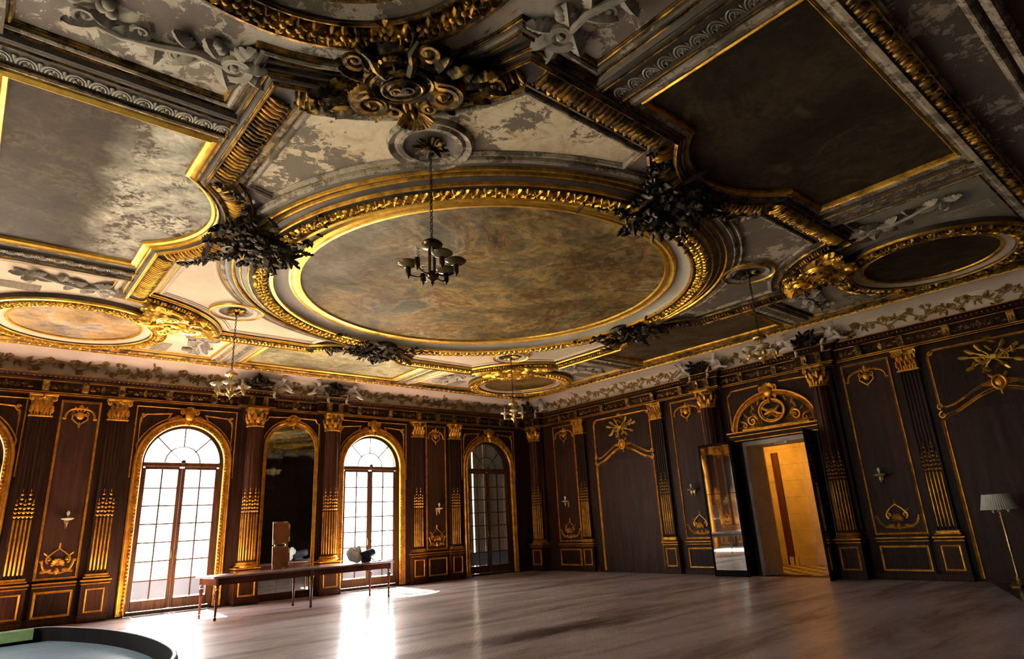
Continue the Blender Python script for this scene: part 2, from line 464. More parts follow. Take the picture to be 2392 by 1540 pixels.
    # ---- carved ornament, in a relief frame: x right, z up, -y out of the surface
    def leaf(s, x, z, ang, L, W, rise=0.03, curl=0.05, lob=5, M=None, nt=14):
        """acanthus leaf: lobed outline, raised rib, rippled veins, tip curling out"""
        vs = []; fs = []
        ca, sa = cos(ang), sin(ang)
        ks = (-1, -0.66, -0.33, 0, 0.33, 0.66, 1) if nt >= 7 else (-1, -0.5, 0, 0.5, 1)
        m_ = len(ks)
        for i in range(nt + 1):
            t = i / nt
            base = W * (sin(pi * min(1, 0.14 + 0.86 * t)) ** 0.55)
            if i == nt:
                base = W * 0.06
            for k in ks:
                tooth = 1.0 - 0.34 * (0.5 + 0.5 * cos(2 * pi * (lob * t + 0.15))) * abs(k)
                a = t * L - 0.10 * L * abs(k) * (1 - t)
                bb = k * base * tooth
                h = rise * (0.35 + 0.65 * sin(pi * min(t * 1.1, 1))) * (1 - 0.8 * k * k) + curl * t ** 3
                h += rise * (0.30 if k == 0 else 0.16 * sin(2 * pi * (lob * t - 0.7 * abs(k))))
                h -= 0.5 * curl * max(0, t - 0.8) * 5 * (1 if nt >= 7 else 0) * t
                vs.append((x + ca * a - sa * bb, -h, z + sa * a + ca * bb))
        for i in range(nt):
            for k in range(m_ - 1):
                fs.append((i * m_ + k, i * m_ + k + 1, (i + 1) * m_ + k + 1, (i + 1) * m_ + k))
        return s.add(vs, fs, M)
    def scroll(s, x, z, R, a0, turns, hand=1, th=0.03, h=0.02, M=None, n=22, tail=0.0, eye=True):
        """volute spiral; starts at the outside at angle a0"""
        pts = []; rs = []
        if tail:
            p0 = (x + R * cos(a0), z + R * sin(a0))
            d = (-hand * -sin(a0), -hand * cos(a0))
            for q in (1.0, 0.5):
                pts.append((p0[0] + d[0] * tail * q, -h * 0.6, p0[1] + d[1] * tail * q)); rs.append(th * (0.35 + 0.5 * (1 - q)))
        for i in range(n + 1):
            t = i / n
            r = R * (1 - t) ** 0.8 * 0.9 + R * 0.1
            a = a0 + hand * 2 * pi * turns * t
            pts.append((x + r * cos(a), -h, z + r * sin(a)))
            rs.append(th * (1 - 0.55 * t))
        s.tube(pts, rs, 5, M=M)
        if eye:
            s.ell((x, -h, z), (th * 1.2, th * 1.3, th * 1.2), M, 7, 4)
        return s
    def shell(s, x, z, R, a0, a1, n=9, h=0.05, M=None):
        for i in range(n):
            a = a0 + (a1 - a0) * (i + 0.5) / n
            dw = R * abs(a1 - a0) / n * 0.55
            pts = [(x + R * q * cos(a), -h * (0.3 + 0.9 * q * q), z + R * q * sin(a)) for q in (0.12, 0.45, 0.8, 1.0)]
            s.tube(pts, [dw * 0.25, dw * 0.55, dw * 0.95, dw * 0.7], 5, M=M)
        s.ell((x, -h * 0.6, z), (R * 0.2, h * 0.7, R * 0.2), M, 8, 5)
        return s
    def mesh(s, name, mat, smooth=True, ang=42):
        me = bpy.data.meshes.new(name)
        me.from_pydata(s.v, [], s.f)
        if smooth:
            me.shade_smooth()
            me.set_sharp_from_angle(angle=radians(ang))
        if mat:
            me.materials.append(mat)
        return me
    def build(s, name, mat, parent=None, smooth=True, ang=42, world=False):
        return link(name, s.mesh(name, mat, smooth, ang), parent, None, world)

def wmat(o):
    m_ = o.matrix_basis.copy()
    if o.parent:
        m_ = wmat(o.parent) @ o.matrix_parent_inverse @ m_
    return m_
def link(name, me, parent=None, M=None, world=False):
    o = bpy.data.objects.new(name, me)
    COL.objects.link(o)
    if M is not None:
        o.matrix_basis = M
    if parent:
        o.parent = parent
        if world:
            o.matrix_parent_inverse = wmat(parent).inverted()
        KIDS.setdefault(parent.name, []).append(o)
    return o
KIDS = {}
def tag(o, label=None, cat=None, group=None, kind=None):
    if label: o['label'] = label
    if cat: o['category'] = cat
    if group: o['group'] = group
    if kind: o['kind'] = kind
    return o
def empty(name, loc=(0, 0, 0), rz=0.0, **kw):
    o = bpy.data.objects.new(name, None)
    o.empty_display_size = 0.1
    COL.objects.link(o)
    o.location = loc
    o.rotation_euler = (0, 0, rz)
    o.matrix_basis = Matrix.Translation(loc) @ Matrix.Rotation(rz, 4, 'Z')
    return tag(o, **kw)
def copy_tree(o, parent=None):
    c = o.copy()
    COL.objects.link(c)
    if parent:
        c.parent = parent
        KIDS.setdefault(parent.name, []).append(c)
    for ch in KIDS.get(o.name, []):
        copy_tree(ch, c)
    return c
def place(root, loc, rz=0.0, label=None):
    root.matrix_basis = Matrix.Translation(loc) @ Matrix.Rotation(rz, 4, 'Z')
    if label: root['label'] = label
    return root
def arc(cx, cz, r, a0, a1, n):
    return [(cx + r * cos(a0 + (a1 - a0) * i / n), cz + r * sin(a0 + (a1 - a0) * i / n)) for i in range(n + 1)]
def w3(x, z, h):      # wall plane -> local element frame
    return (x, -h, z)
def rectp(x0, z0, x1, z1):
    return [(x0, z0), (x1, z0), (x1, z1), (x0, z1)]
BEAD = [(-0.5, 0.0), (-0.5, 0.35), (-0.28, 0.5), (-0.12, 0.85), (0.1, 1.0), (0.3, 0.8), (0.36, 0.45), (0.5, 0.4), (0.5, 0.0)]
def prof(w_, h_, base=0.0, p=BEAD):
    return [(a * w_, base + b * h_) for a, b in p]

# ================================================================== SETTING
XW, YD = -18.95, -19.45          # far ends of the window wall and of the door wall
ADDED_WINY = [9.2]              # unseen window added to brighten the near ceiling, measured from the rear corner
WINX = [-16.85, -12.17, -6.74, -2.06]
OPN, SPR = 0.98, 3.58            # half width and spring line of the arched openings

# ---- floor: herringbone oak blocks on a dark bed
mb = MB(); mb.box(((XW + 0) / 2, YD / 2, -0.11), (-XW + 1.0, -YD + 1.0, 0.2))
floor = tag(mb.build('floor', WOOD, smooth=False), kind='structure')
def block_mesh(L, W):
    c = 0.0012
    x, y = L / 2, W / 2
    vs = [(-x, -y, -0.008), (x, -y, -0.008), (x, y, -0.008), (-x, y, -0.008),
          (-x + c, -y + c, 0), (x - c, -y + c, 0), (x - c, y - c, 0), (-x + c, y - c, 0)]
    fs = [(4, 5, 6, 7), (0, 1, 5, 4), (1, 2, 6, 5), (2, 3, 7, 6), (3, 0, 4, 7)]
    return vs, fs
BL, BW = 0.45, 0.075
bvs, bfs = block_mesh(BL, BW)
bmesh_ = MB().add(bvs, bfs).mesh('parquet_block', FLOORM, False)
spots = []
q = 1 / sqrt(2)
for b_ in range(-250, 250):
    for a_ in range(-250, 250):
        k = (a_ - b_) % 12
        if k == 0:
            lx, ly, rot = (a_ + 3) * BW, (b_ + 0.5) * BW, 0
        elif k == 11:
            lx, ly, rot = (a_ + 0.5) * BW, (b_ + 3) * BW, pi / 2
        else:
            continue
        gx, gy = (lx - ly) * q - 9.4, (lx + ly) * q - 9.7
        if XW + 0.1 < gx < -0.05 and YD + 0.1 < gy < -0.05:
            d = Vector((gx, gy, 0)) - CAM
            zc = d.dot(fw)
            seen = False
            if zc > 0.5:
                px = 1196 + FPX * d.dot(r2) / zc; py = 770 - FPX * d.dot(u2) / zc
                seen = -20 < px < 2420 and py < 1550
            spots.append((0 if seen else 1, d.length, gx, gy, rot + pi / 4))
spots.sort()
for i, (s_, d_, gx, gy, r_) in enumerate(spots[:290]):
    link('parquet_block', bmesh_, floor, Matrix.Translation((gx, gy, 0)) @ Matrix.Rotation(r_, 4, 'Z'))
mb = MB()
for s_, d_, gx, gy, r_ in spots[290:]:
    c_, n_ = cos(r_), sin(r_)
    mb.add([(gx + c_ * x - n_ * y, gy + n_ * x + c_ * y, z) for x, y, z in bvs], bfs)
tag(mb.build('parquet', FLOORM, floor, smooth=False), kind='stuff')

# ---- walls
TH = 0.42
def arch_wall(mb, x0, x1, opens, top):
    xs = x0
    for c in opens:
        mb.box(((xs + c - OPN) / 2, TH / 2, top / 2), (c - OPN - xs, TH, top))
        pts = arc(c, SPR, OPN, pi, 0, 28)
        for (xa, za), (xb, zb) in zip(pts, pts[1:]):
            vs = [(xa, 0, za), (xb, 0, zb), (xb, 0, top), (xa, 0, top), (xa, TH, za), (xb, TH, zb), (xb, TH, top), (xa, TH, top)]
            mb.add(vs, [(0, 1, 2, 3), (4, 7, 6, 5), (0, 4, 5, 1), (2, 6, 7, 3)])
        xs = c + OPN
    mb.box(((xs + x1) / 2, TH / 2, top / 2), (x1 - xs, TH, top))
mb = MB(); arch_wall(mb, XW - TH, TH, WINX, 6.4)
wall_w = tag(mb.build('wall_window_side', WOOD, smooth=False), kind='structure')
DY0, DY1, DH = -10.92, -8.87, 3.46
mb = MB()
mb.box((TH / 2, (DY1 + 0) / 2, 3.2), (TH, -DY1, 6.4))
mb.box((TH / 2, (DY0 + YD) / 2, 3.2), (TH, DY0 - YD, 6.4))
mb.box((TH / 2, (DY0 + DY1) / 2, (DH + 6.4) / 2), (TH, DY1 - DY0, 6.4 - DH))
wall_d = tag(mb.build('wall_door_side', WOOD, smooth=False), kind='structure')
mb = MB(); mb.box((XW / 2, YD - 0.2, 3.2), (-XW + 1, 0.4, 6.4))
tag(mb.build('wall_rear', WOOD, smooth=False), kind='structure')
mb = MB(); arch_wall(mb, 0.0, -YD, ADDED_WINY, 6.4)
wl = tag(mb.build('wall_left_side', WOOD, smooth=False), kind='structure')
wl.matrix_basis = Matrix.Translation((XW, YD, 0)) @ Matrix.Rotation(pi / 2, 4, 'Z')
# ground outside the windows
mb = MB(); mb.box((-9, 16, -0.35), (70, 31, 0.3)); mb.box((XW - 14.5, -9, -0.35), (27, 40, 0.29))
tag(mb.build('ground_terrace', m_plain('terrace_gravel', (0.36, 0.33, 0.28), 0.9, 0, 0.15, 1.0), smooth=False), kind='structure')

# ---- baseboards
BASEP = [(0, 0), (0.05, 0), (0.05, 0.12), (0.035, 0.14), (0.02, 0.17), (0, 0.17)]
segs = [(XW, -18.1), (-15.62, -13.5), (-11.02, -10.2), (-8.65, -7.9), (-5.58, -3.38), (-0.9, 0)]
mb = MB()
for a_, b_ in segs:
    mb.sweep([(a_, 0), (b_, 0)], BASEP)
tag(mb.build('baseboard_window_side', WOODR, smooth=False), kind='structure')
mb = MB()
for a_, b_ in [(0, -3.2), (-5.85, -8.7), (-11.0, -13.6), (-16.2, YD)]:
    mb.sweep([(0, a_), (0, b_)], BASEP)
tag(mb.build('baseboard_door_side', WOODR, smooth=False), kind='structure')

# ---- entablature with breaks over the engaged columns
COLS_W = [-10.5, -8.22]
COLS_D = [-8.06, -11.33]
def plan_w():
    p = [(XW, 0)]
    for c in COLS_W:
        p += [(c - 0.37, 0), (c - 0.37, -0.22), (c + 0.37, -0.22), (c + 0.37, 0)]
    return p + [(0, 0)]
def plan_d():
    p = [(0, 0), (0, -0.14), (-0.22, -0.14), (-0.22, -0.82), (0, -0.82)]
    for c in COLS_D:
        p += [(0, c + 0.37), (-0.22, c + 0.37), (-0.22, c - 0.37), (0, c - 0.37)]
    return p + [(0, YD)]
ENT = [(0.0, 5.09), (0.10, 5.09), (0.10, 5.125), (0.125, 5.13), (0.125, 5.16), (0.09, 5.17), (0.09, 5.40), (0.13, 5.41), (0.13, 5.43), (0.20, 5.46), (0.20, 5.49), (0.27, 5.52), (0.30, 5.55), (0.30, 5.575), (0.0, 5.575)]
def gold_line(o, z, s=0.014):
    return [(o - 0.01, z - s), (o + s, z - s * 0.6), (o + s, z + s * 0.6), (o - 0.01, z + s)]
# frieze carving, shared by every bay between brackets
def frieze_mesh(L):
    mb = MB()
    for sg in (-1, 1):
        x = 0.07
        k = 0
        while x < L / 2 - 0.05:
            mb.scroll(sg * (x + 0.05), 0.012 * (-1) ** k, 0.05, pi / 2 if k % 2 else -pi / 2, 1.1, sg * (1 if k % 2 else -1), 0.010, 0.008, n=10, eye=True)
            mb.leaf(sg * (x + 0.09), 0.03 * (-1) ** (k + 1), 0 if sg > 0 else pi, 0.10, 0.028, 0.014, 0.012, 3, nt=5)
            x += 0.13; k += 1
    mb.ell((0, -0.01, 0), (0.055, 0.02, 0.06), None, 10, 6)
    mb.leaf(0, 0.02, pi / 2, 0.08, 0.04, 0.015, 0.01, nt=5)
    mb.leaf(0, -0.02, -pi / 2, 0.08, 0.04, 0.015, 0.01, nt=5)
    return mb.mesh('frieze_carving', GOLDD)
FRZ = {L: frieze_mesh(L) for L in (0.55, 0.8, 1.0)}
mb = MB()
mb.sweep([(0.0, 5.17), (-0.12, 5.17)], [(0, 0)] * 2) if False else None
pr = [(0.0, 0.0), (-0.09, 0.0), (-0.115, 0.035), (-0.10, 0.08), (-0.11, 0.15), (-0.14, 0.22), (-0.17, 0.24), (0.0, 0.24)]
for x_ in (-0.075,):
    vs = [(-0.07, y, z) for y, z in pr] + [(0.07, y, z) for y, z in pr]
    n_ = len(pr)
    mb.add(vs, [tuple(range(n_))[::-1], tuple(range(n_, 2 * n_))] + [(i, (i + 1) % n_, n_ + (i + 1) % n_, n_ + i) for i in range(n_)])
for sg in (-1, 1):
    mb.tube([(sg * 0.055, -0.1, 0.0), (sg * 0.055, -0.12, 0.035), (sg * 0.055, -0.11, 0.12), (sg * 0.055, -0.15, 0.22)], 0.013, 5)
mb.scroll(0, 0.19, 0.04, 0, 1.2, 1, 0.012, 0.16, n=10)
mb.leaf(0, 0.15, -pi / 2, 0.13, 0.035, 0.02, 0.02, M=Matrix.Translation((0, -0.1, 0)), nt=6)
BRK = mb.mesh('bracket', GOLDD, True, 35)
BEADM = MB().ell((0, 0, 0), (0.016, 0.016, 0.016), None, 6, 4)

def entablature(name, path, along, rz):
    mb = MB(); mb.sweep(path, ENT)
    o = tag(mb.build(name, WOOD, smooth=False), kind='structure')
    mb = MB()
    for oo, z in ((0.10, 5.107), (0.125, 5.145), (0.13, 5.42), (0.30, 5.562)):
        mb.sweep(path, gold_line(oo, z, 0.011))
    mb.build('gilt_fillet', GOLDW, o, False)
    # bead row
    mb = MB()
    for (ax, ay), (bx, by) in zip(path, path[1:]):
        L = hypot(bx - ax, by - ay)
        if L < 0.5:
            continue
        nx, ny = (by - ay) / L, -(bx - ax) / L
        for i in range(int(L / 0.10)):
            t = (i + 0.5) * 0.10
            mb.ell((ax + (bx - ax) / L * t + nx * 0.245, ay + (by - ay) / L * t + ny * 0.245, 5.497), (0.02, 0.02, 0.014), None, 5, 3)
    tag(mb.build('bead_row', GOLDW, o), kind='stuff')
    return o
trim_w = entablature('trim_1', plan_w(), 'x', 0)
trim_d = entablature('trim_2', plan_d(), 'y', -pi / 2)
def on_w(s_, h_, z):
    return Matrix.Translation((s_, -h_, z))
def on_d(s_, h_, z):
    return Matrix.Translation((-h_, s_, z)) @ Matrix.Rotation(-pi / 2, 4, 'Z')
BW_ = [(-16.85, 0), (-15.35, 0), (-14.57, 0), (-13.8, 0), (-12.72, 0), (-11.62, 0), (-10.68, .22), (-10.32, .22), (-9.36, 0), (-8.40, .22), (-8.04, .22), (-7.3, 0), (-6.2, 0), (-5.1, 0), (-4.36, 0), (-3.62, 0), (-2.6, 0), (-1.5, 0), (-0.75, 0)]
BD_ = [(-0.3, .22), (-0.66, .22), (-1.86, 0), (-2.72, 0), (-3.95, 0), (-5.1, 0), (-6.1, 0), (-7.17, 0), (-7.88, .22), (-8.24, .22), (-9.2, 0), (-10.2, 0), (-11.15, .22), (-11.51, .22), (-12.4, 0), (-13.35, 0), (-14.3, 0), (-15.5, 0)]
for lst, on, tr_ in ((BW_, on_w, trim_w), (BD_, on_d, trim_d)):
    for s_, h_ in lst:
        link('bracket', BRK, tr_, on(s_, 0.085 + h_ - 0.005, 5.17))
    for (a_, ha), (b_, hb) in zip(lst, lst[1:]):
        g = abs(a_ - b_)
        if g < 0.5:
            continue
        L = 0.55 if g < 0.95 else (0.8 if g < 1.1 else 1.0)
        link('frieze_carving', FRZ[L], tr_, on((a_ + b_) / 2, 0.09, 5.285))

# ---- cove between cornice and ceiling
ZC = 6.17
CU, CV = -8.9466, -8.8166          # centre of the ceiling
def cp(u, v):
    return (CU + u * 1.008, CV + v * 0.992)
EDGE = 8.20                        # ceiling field half width
ex0, ey0 = cp(-EDGE, -EDGE); ex1, ey1 = cp(EDGE, EDGE)
CO = [(0.10, 5.57)] + [(0.10 + 0.60 * (1 - cos(t * pi / 2 / 10)), 5.60 + 0.53 * sin(t * pi / 2 / 10)) for t in range(11)] + [(0.74, 6.14)]
mb = MB(); mb.sweep([(XW, 0), (0, 0), (0, YD)], CO)
cove = tag(mb.build('ceiling_cove', COVE, ang=60), kind='structure')

# ================================================================== CEILING
def rot4(p, k):
    x, y = p
    for _ in range(k % 4):
        x, y = -y, x
    return (x, y)
def c3(x, y, h):
    a_, b_ = cp(x, y)
    return (a_, b_, h)
def CM(u, v, th, z=6.14, s=1.0):
    """relief frame on the ceiling at (u, v); local z points in direction th, relief hangs down"""
    a_ = th + pi / 2
    x_, y_ = cp(u, v)
    return Matrix(((cos(a_) * s, 0, sin(a_) * s, x_), (sin(a_) * s, 0, -cos(a_) * s, y_), (0, s, 0, z), (0, 0, 0, 1)))
mb = MB()
mb.box(((ex0 + ex1) / 2, (ey0 + ey1) / 2, 6.28), (ex1 - ex0 + 0.3, ey1 - ey0 + 0.3, 0.13))
ceiling = tag(mb.build('ceiling', PLASG, smooth=False), kind='structure')
mb = MB()
mb.box(((XW + ex0) / 2, YD / 2, 6.23), (ex0 - XW, -YD, 0.16))
mb.box((XW / 2, (YD + ey0) / 2, 6.23), (-XW, ey0 - YD, 0.162))
mb.build('soffit', PEELS, ceiling, False)
mb = MB()
for yy, w_, h_ in ((ey0 - 0.50, 0.10, 0.06), (ey0 - 0.66, 0.14, 0.12), (ey0 - 1.3, 0.3, 0.10)):
    mb.sweep([(XW, yy), (0, yy)], [(a_, 6.15 - b_) for a_, b_ in prof(w_, h_)])
for xx, w_, h_ in ((ex0 - 0.50, 0.10, 0.06), (ex0 - 0.66, 0.14, 0.12)):
    mb.sweep([(xx, YD), (xx, 0)], [(a_, 6.15 - b_) for a_, b_ in prof(w_, h_)])
mb.build('soffit_moulding', MOULD, ceiling, False)

MEDC, MEDR = 6.15, 2.70
A1 = atan2(3.57 - MEDC, 5.36 - MEDC)
A2 = atan2(5.36 - MEDC, 3.57 - MEDC)
def star_quadrant(off=0.0):
    """from the +u axis to the +v axis, inner edge of the leaf band"""
    R = 2.09
    a0 = pi - math.acos((6.87 - 5.36) / R) * -1
    ab = math.acos(1.51 / R)
    p = [(6.87 + R * cos(t), R * sin(t)) for t in [pi - ab * i / 8 for i in range(9)]]
    a1 = A1 if A1 > 0 else A1 + 2 * pi
    a2 = A2 if A2 > 0 else A2 + 2 * pi
    p += [(MEDC + MEDR * cos(a1 + (a2 - a1) * i / 14), MEDC + MEDR * sin(a1 + (a2 - a1) * i / 14)) for i in range(15)]
    p += [(R * sin(t), 6.87 + R * cos(t)) for t in [pi - ab * (8 - i) / 8 for i in range(8)]]
    return p
STARQ = star_quadrant()
STAR = []
for k in range(4):
    STAR += [rot4(p, k) for p in STARQ]

# ---- spandrel panels around the roundel
SPM = [PLAS, PLAS, PEELN, PEELR]
SPL = ['far', 'left', 'near', 'right']
ab = math.acos(1.51 / 2.09)
def spandrel_poly(inset, r):
    st = [p for p in STARQ]
    # keep from the notch corner to the other notch corner
    core = st[8:-7]
    q_ = []
    L = len(core)
    P = [Vector(p) for p in core]
    for i in range(L):
        d1 = (P[i] - P[i - 1]).normalized() if i else (P[1] - P[0]).normalized()
        d2 = (P[i + 1] - P[i]).normalized() if i < L - 1 else d1
        n1 = Vector((d1.y, -d1.x)); n2 = Vector((d2.y, -d2.x))
        mt = (n1 + n2) / max(0.3, 1 + n1.dot(n2))
        q_.append(tuple(P[i] - mt * inset))
    a_ = atan2(q_[0][1], q_[0][0]); b_ = atan2(q_[-1][1], q_[-1][0])
    ring = [(r * cos(b_ + (a_ - b_) * i / 24), r * sin(b_ + (a_ - b_) * i / 24)) for i in range(25)]
    return q_, ring
for k in range(4):
    q_, ring = spandrel_poly(0.0, 4.7)
    pl = [rot4(p, k) for p in q_ + ring]
    mb = MB(); mb.poly([c3(x, y, 6.185) for x, y in pl], (0, 0, 0.03))
    mb.build('spandrel_panel', SPM[k], ceiling, False)
    q_, ring = spandrel_poly(0.20, 4.98)
    pl = [rot4(p, k) for p in q_ + ring]
    mb = MB(); mb.sweep(pl, [(a_, 6.19 - b_) for a_, b_ in prof(0.10, 0.05)], True, c3)
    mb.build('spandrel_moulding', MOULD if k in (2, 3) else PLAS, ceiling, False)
    mb = MB(); mb.sweep(pl, [(0.05 + a_, 6.19 - b_) for a_, b_ in prof(0.025, 0.035)], True, c3)
    mb.build('gilt_fillet', GOLDB if k in (0, 1) else GOLDD, ceiling, False)

# ---- corner panels
CPM = [PLAS, PLAS, PEELC, PLASD]
def corner_poly():
    a1 = atan2(4.08 - MEDC, 5.88 - MEDC) % (2 * pi); a2 = atan2(5.88 - MEDC, 4.08 - MEDC) % (2 * pi)
    r = hypot(4.08 - MEDC, 5.88 - MEDC)
    p = [(7.86, 3.03), (5.88, 3.03)] + [(MEDC + r * cos(a1 + (a2 - a1) * i / 12), MEDC + r * sin(a1 + (a2 - a1) * i / 12)) for i in range(13)]
    return p + [(3.03, 5.88), (3.03, 7.86), (7.86, 7.86)]
CPOL = corner_poly()
for k in range(4):
    pl = [rot4(p, k) for p in CPOL]
    mb = MB(); mb.poly([c3(x, y, 6.19) for x, y in pl], (0, 0, 0.03))
    mb.build('corner_panel', CPM[k], ceiling, False)
    mb = MB(); mb.sweep(pl, [(a_, 6.2 - b_) for a_, b_ in prof(0.13, 0.075)], True, c3)
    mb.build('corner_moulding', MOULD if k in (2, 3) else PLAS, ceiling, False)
    mb = MB()
    for o_, w_ in ((-0.075, 0.03), (0.07, 0.05)):
        mb.sweep(pl, [(o_ + a_, 6.2 - b_) for a_, b_ in prof(w_, 0.06)], True, c3)
    mb.build('gilt_fillet', GOLDB if k in (0, 1) else GOLDD, ceiling, False)

# ---- star frame of gilt leaves
trim = tag(MB().sweep(STAR, [(-0.06, 6.2), (-0.06, 6.15), (-0.01, 6.12), (0.04, 6.11), (0.25, 6.11), (0.30, 6.08), (0.36, 6.09), (0.40, 6.14), (0.44, 6.15), (0.44, 6.2)], True, c3).build('trim_3', DARKM, None, False), kind='structure')
for k in range(4):
    seg = [rot4(p, k) for p in STARQ]
    mb = MB()
    for o_, w_, z_ in ((-0.035, 0.05, 6.15), (0.305, 0.05, 6.09), (0.395, 0.035, 6.14)):
        mb.sweep(seg, [(o_ + a_, z_ - b_ * 0.05) for a_, b_ in prof(w_, 1.0)], False, c3)
    mb.build('gilt_fillet', GOLDB if k in (0, 1) else GOLDD, trim, False)
mb = MB()
for x_ in (-0.04, 0.04):      # a pair of gadroons tipped with a leaf and a bead
    mb.tube([(x_, -0.005, -0.13), (x_, -0.03, -0.08), (x_, -0.055, 0.0), (x_, -0.05, 0.07), (x_, -0.02, 0.105)], [0.010, 0.022, 0.031, 0.027, 0.008], 8)
    mb.ell((x_ + 0.04, -0.035, 0.105), (0.018, 0.024, 0.022), None, 6, 4)
    mb.leaf(x_ + 0.04, -0.12, pi / 2, 0.17, 0.014, 0.03, 0.01, 2, nt=5)
mb.leaf(0.0, 0.05, pi / 2, 0.09, 0.05, 0.03, 0.03, 3, M=Matrix.Translation((0, -0.02, 0)), nt=8)
LEAFU = [mb.mesh('leaf', GOLD), mb.mesh('leaf', GOLDD)]
def along(path, step, closed=True):
    """points at equal steps with heading"""
    out = []; carry = step / 2
    n_ = len(path)
    for i in range(n_ if closed else n_ - 1):
        a_ = Vector(path[i]); b_ = Vector(path[(i + 1) % n_])
        d = b_ - a_; L = d.length
        t = carry
        while t < L:
            p = a_ + d * (t / L)
            out.append((p.x, p.y, atan2(d.y, d.x)))
            t += step
        carry = t - L
    return out
for u, v, hd in along(STAR, 0.158):
    q_ = hd - pi / 2        # outward
    uu, vv = u + 0.145 * cos(q_), v + 0.145 * sin(q_)
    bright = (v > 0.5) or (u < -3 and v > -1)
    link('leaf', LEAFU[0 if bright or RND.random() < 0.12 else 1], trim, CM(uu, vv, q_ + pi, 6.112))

# ---- central roundel
def circ(r, n=120):
    return [(r * cos(2 * pi * i / n), r * sin(2 * pi * i / n)) for i in range(n)]
root = empty('ceiling_painting', (CU, CV, 6.2), label='great round painting of clouds at the centre of the ceiling', cat='painting')
mb = MB(); mb.poly([c3(x, y, 6.2) for x, y in circ(3.66)], (0, 0, 0.02))
mb.build('canvas', C_MAIN, root, False, world=True)
def ring(name, r, pr, mat, parent, c=(0, 0), n=120, ang=35, k=1):
    mb = MB()
    mb.sweep([(c[0] + x, c[1] + y) for x, y in circ(r, n)], pr, True, c3)
    return mb.build(name, mat, parent, True, ang, world=True)
ring('inner_gilt_ring', 3.68, [(-0.11, 6.21), (-0.10, 6.16), (-0.04, 6.15), (-0.02, 6.17), (0.02, 6.16), (0.06, 6.13), (0.10, 6.15), (0.12, 6.2)], GOLDB, root)
ring('plain_cove', 3.79, [(0.0, 6.185), (0.10, 6.175), (0.20, 6.13), (0.26, 6.07), (0.27, 6.03)], PLASD, root)
ring('gilt_ring', 4.07, [(-0.03, 6.06), (-0.03, 6.02), (0.0, 6.005), (0.03, 6.02), (0.04, 6.06)], GOLDB, root)
ring('moulding', 4.10, [(0, 6.04), (0.08, 6.06), (0.28, 6.06), (0.34, 6.04), (0.36, 6.07), (0.46, 6.09), (0.50, 6.14), (0.60, 6.15), (0.66, 6.13), (0.74, 6.13), (0.80, 6.17), (0.80, 6.2)], DARKM, root)  # dark all round; shade of the near slopes put into the colour
for r_ in (4.44, 4.58, 4.70):
    ring('gilt_ring', r_, [(-0.02, 6.12 if r_ > 4.5 else 6.06), (0, 6.09 if r_ > 4.5 else 6.02), (0.02, 6.10 if r_ > 4.5 else 6.03), (0.03, 6.14 if r_ > 4.5 else 6.07)], GOLD, root)
ring('outer_moulding', 4.80, [(0, 6.18), (0.0, 6.14), (0.05, 6.12), (0.09, 6.14), (0.11, 6.19)], MOULD, root)
mb = MB()
for a_, x_, L_ in ((0.5, -0.02, 0.15), (2.6, 0.03, 0.15), (1.5, 0, 0.13), (-0.6, -0.01, 0.14), (3.8, 0.02, 0.14), (4.7, 0, 0.12)):
    mb.leaf(x_, 0.0, a_, L_, 0.034, 0.045, 0.03, 3, M=Matrix.Translation((0, -0.015, 0)), nt=8)
mb.ell((0.02, -0.05, 0.02), (0.028, 0.028, 0.028), None, 6, 4)
mb.ell((-0.03, -0.045, -0.03), (0.024, 0.024, 0.024), None, 6, 4)
LAUREL = [mb.mesh('leaf', GOLD), mb.mesh('leaf', GOLDB)]
for i in range(186):
    a_ = 2 * pi * i / 186
    link('leaf', LAUREL[1 if (sin(a_) > -0.1 or i % 3 == 0) else 0], root, None).matrix_basis = wmat(root).inverted() @ CM(4.25 * cos(a_), 4.25 * sin(a_), a_ + RND.uniform(-0.5, 0.5), 6.055)  # brighter gilt on the window side: light put into the colour

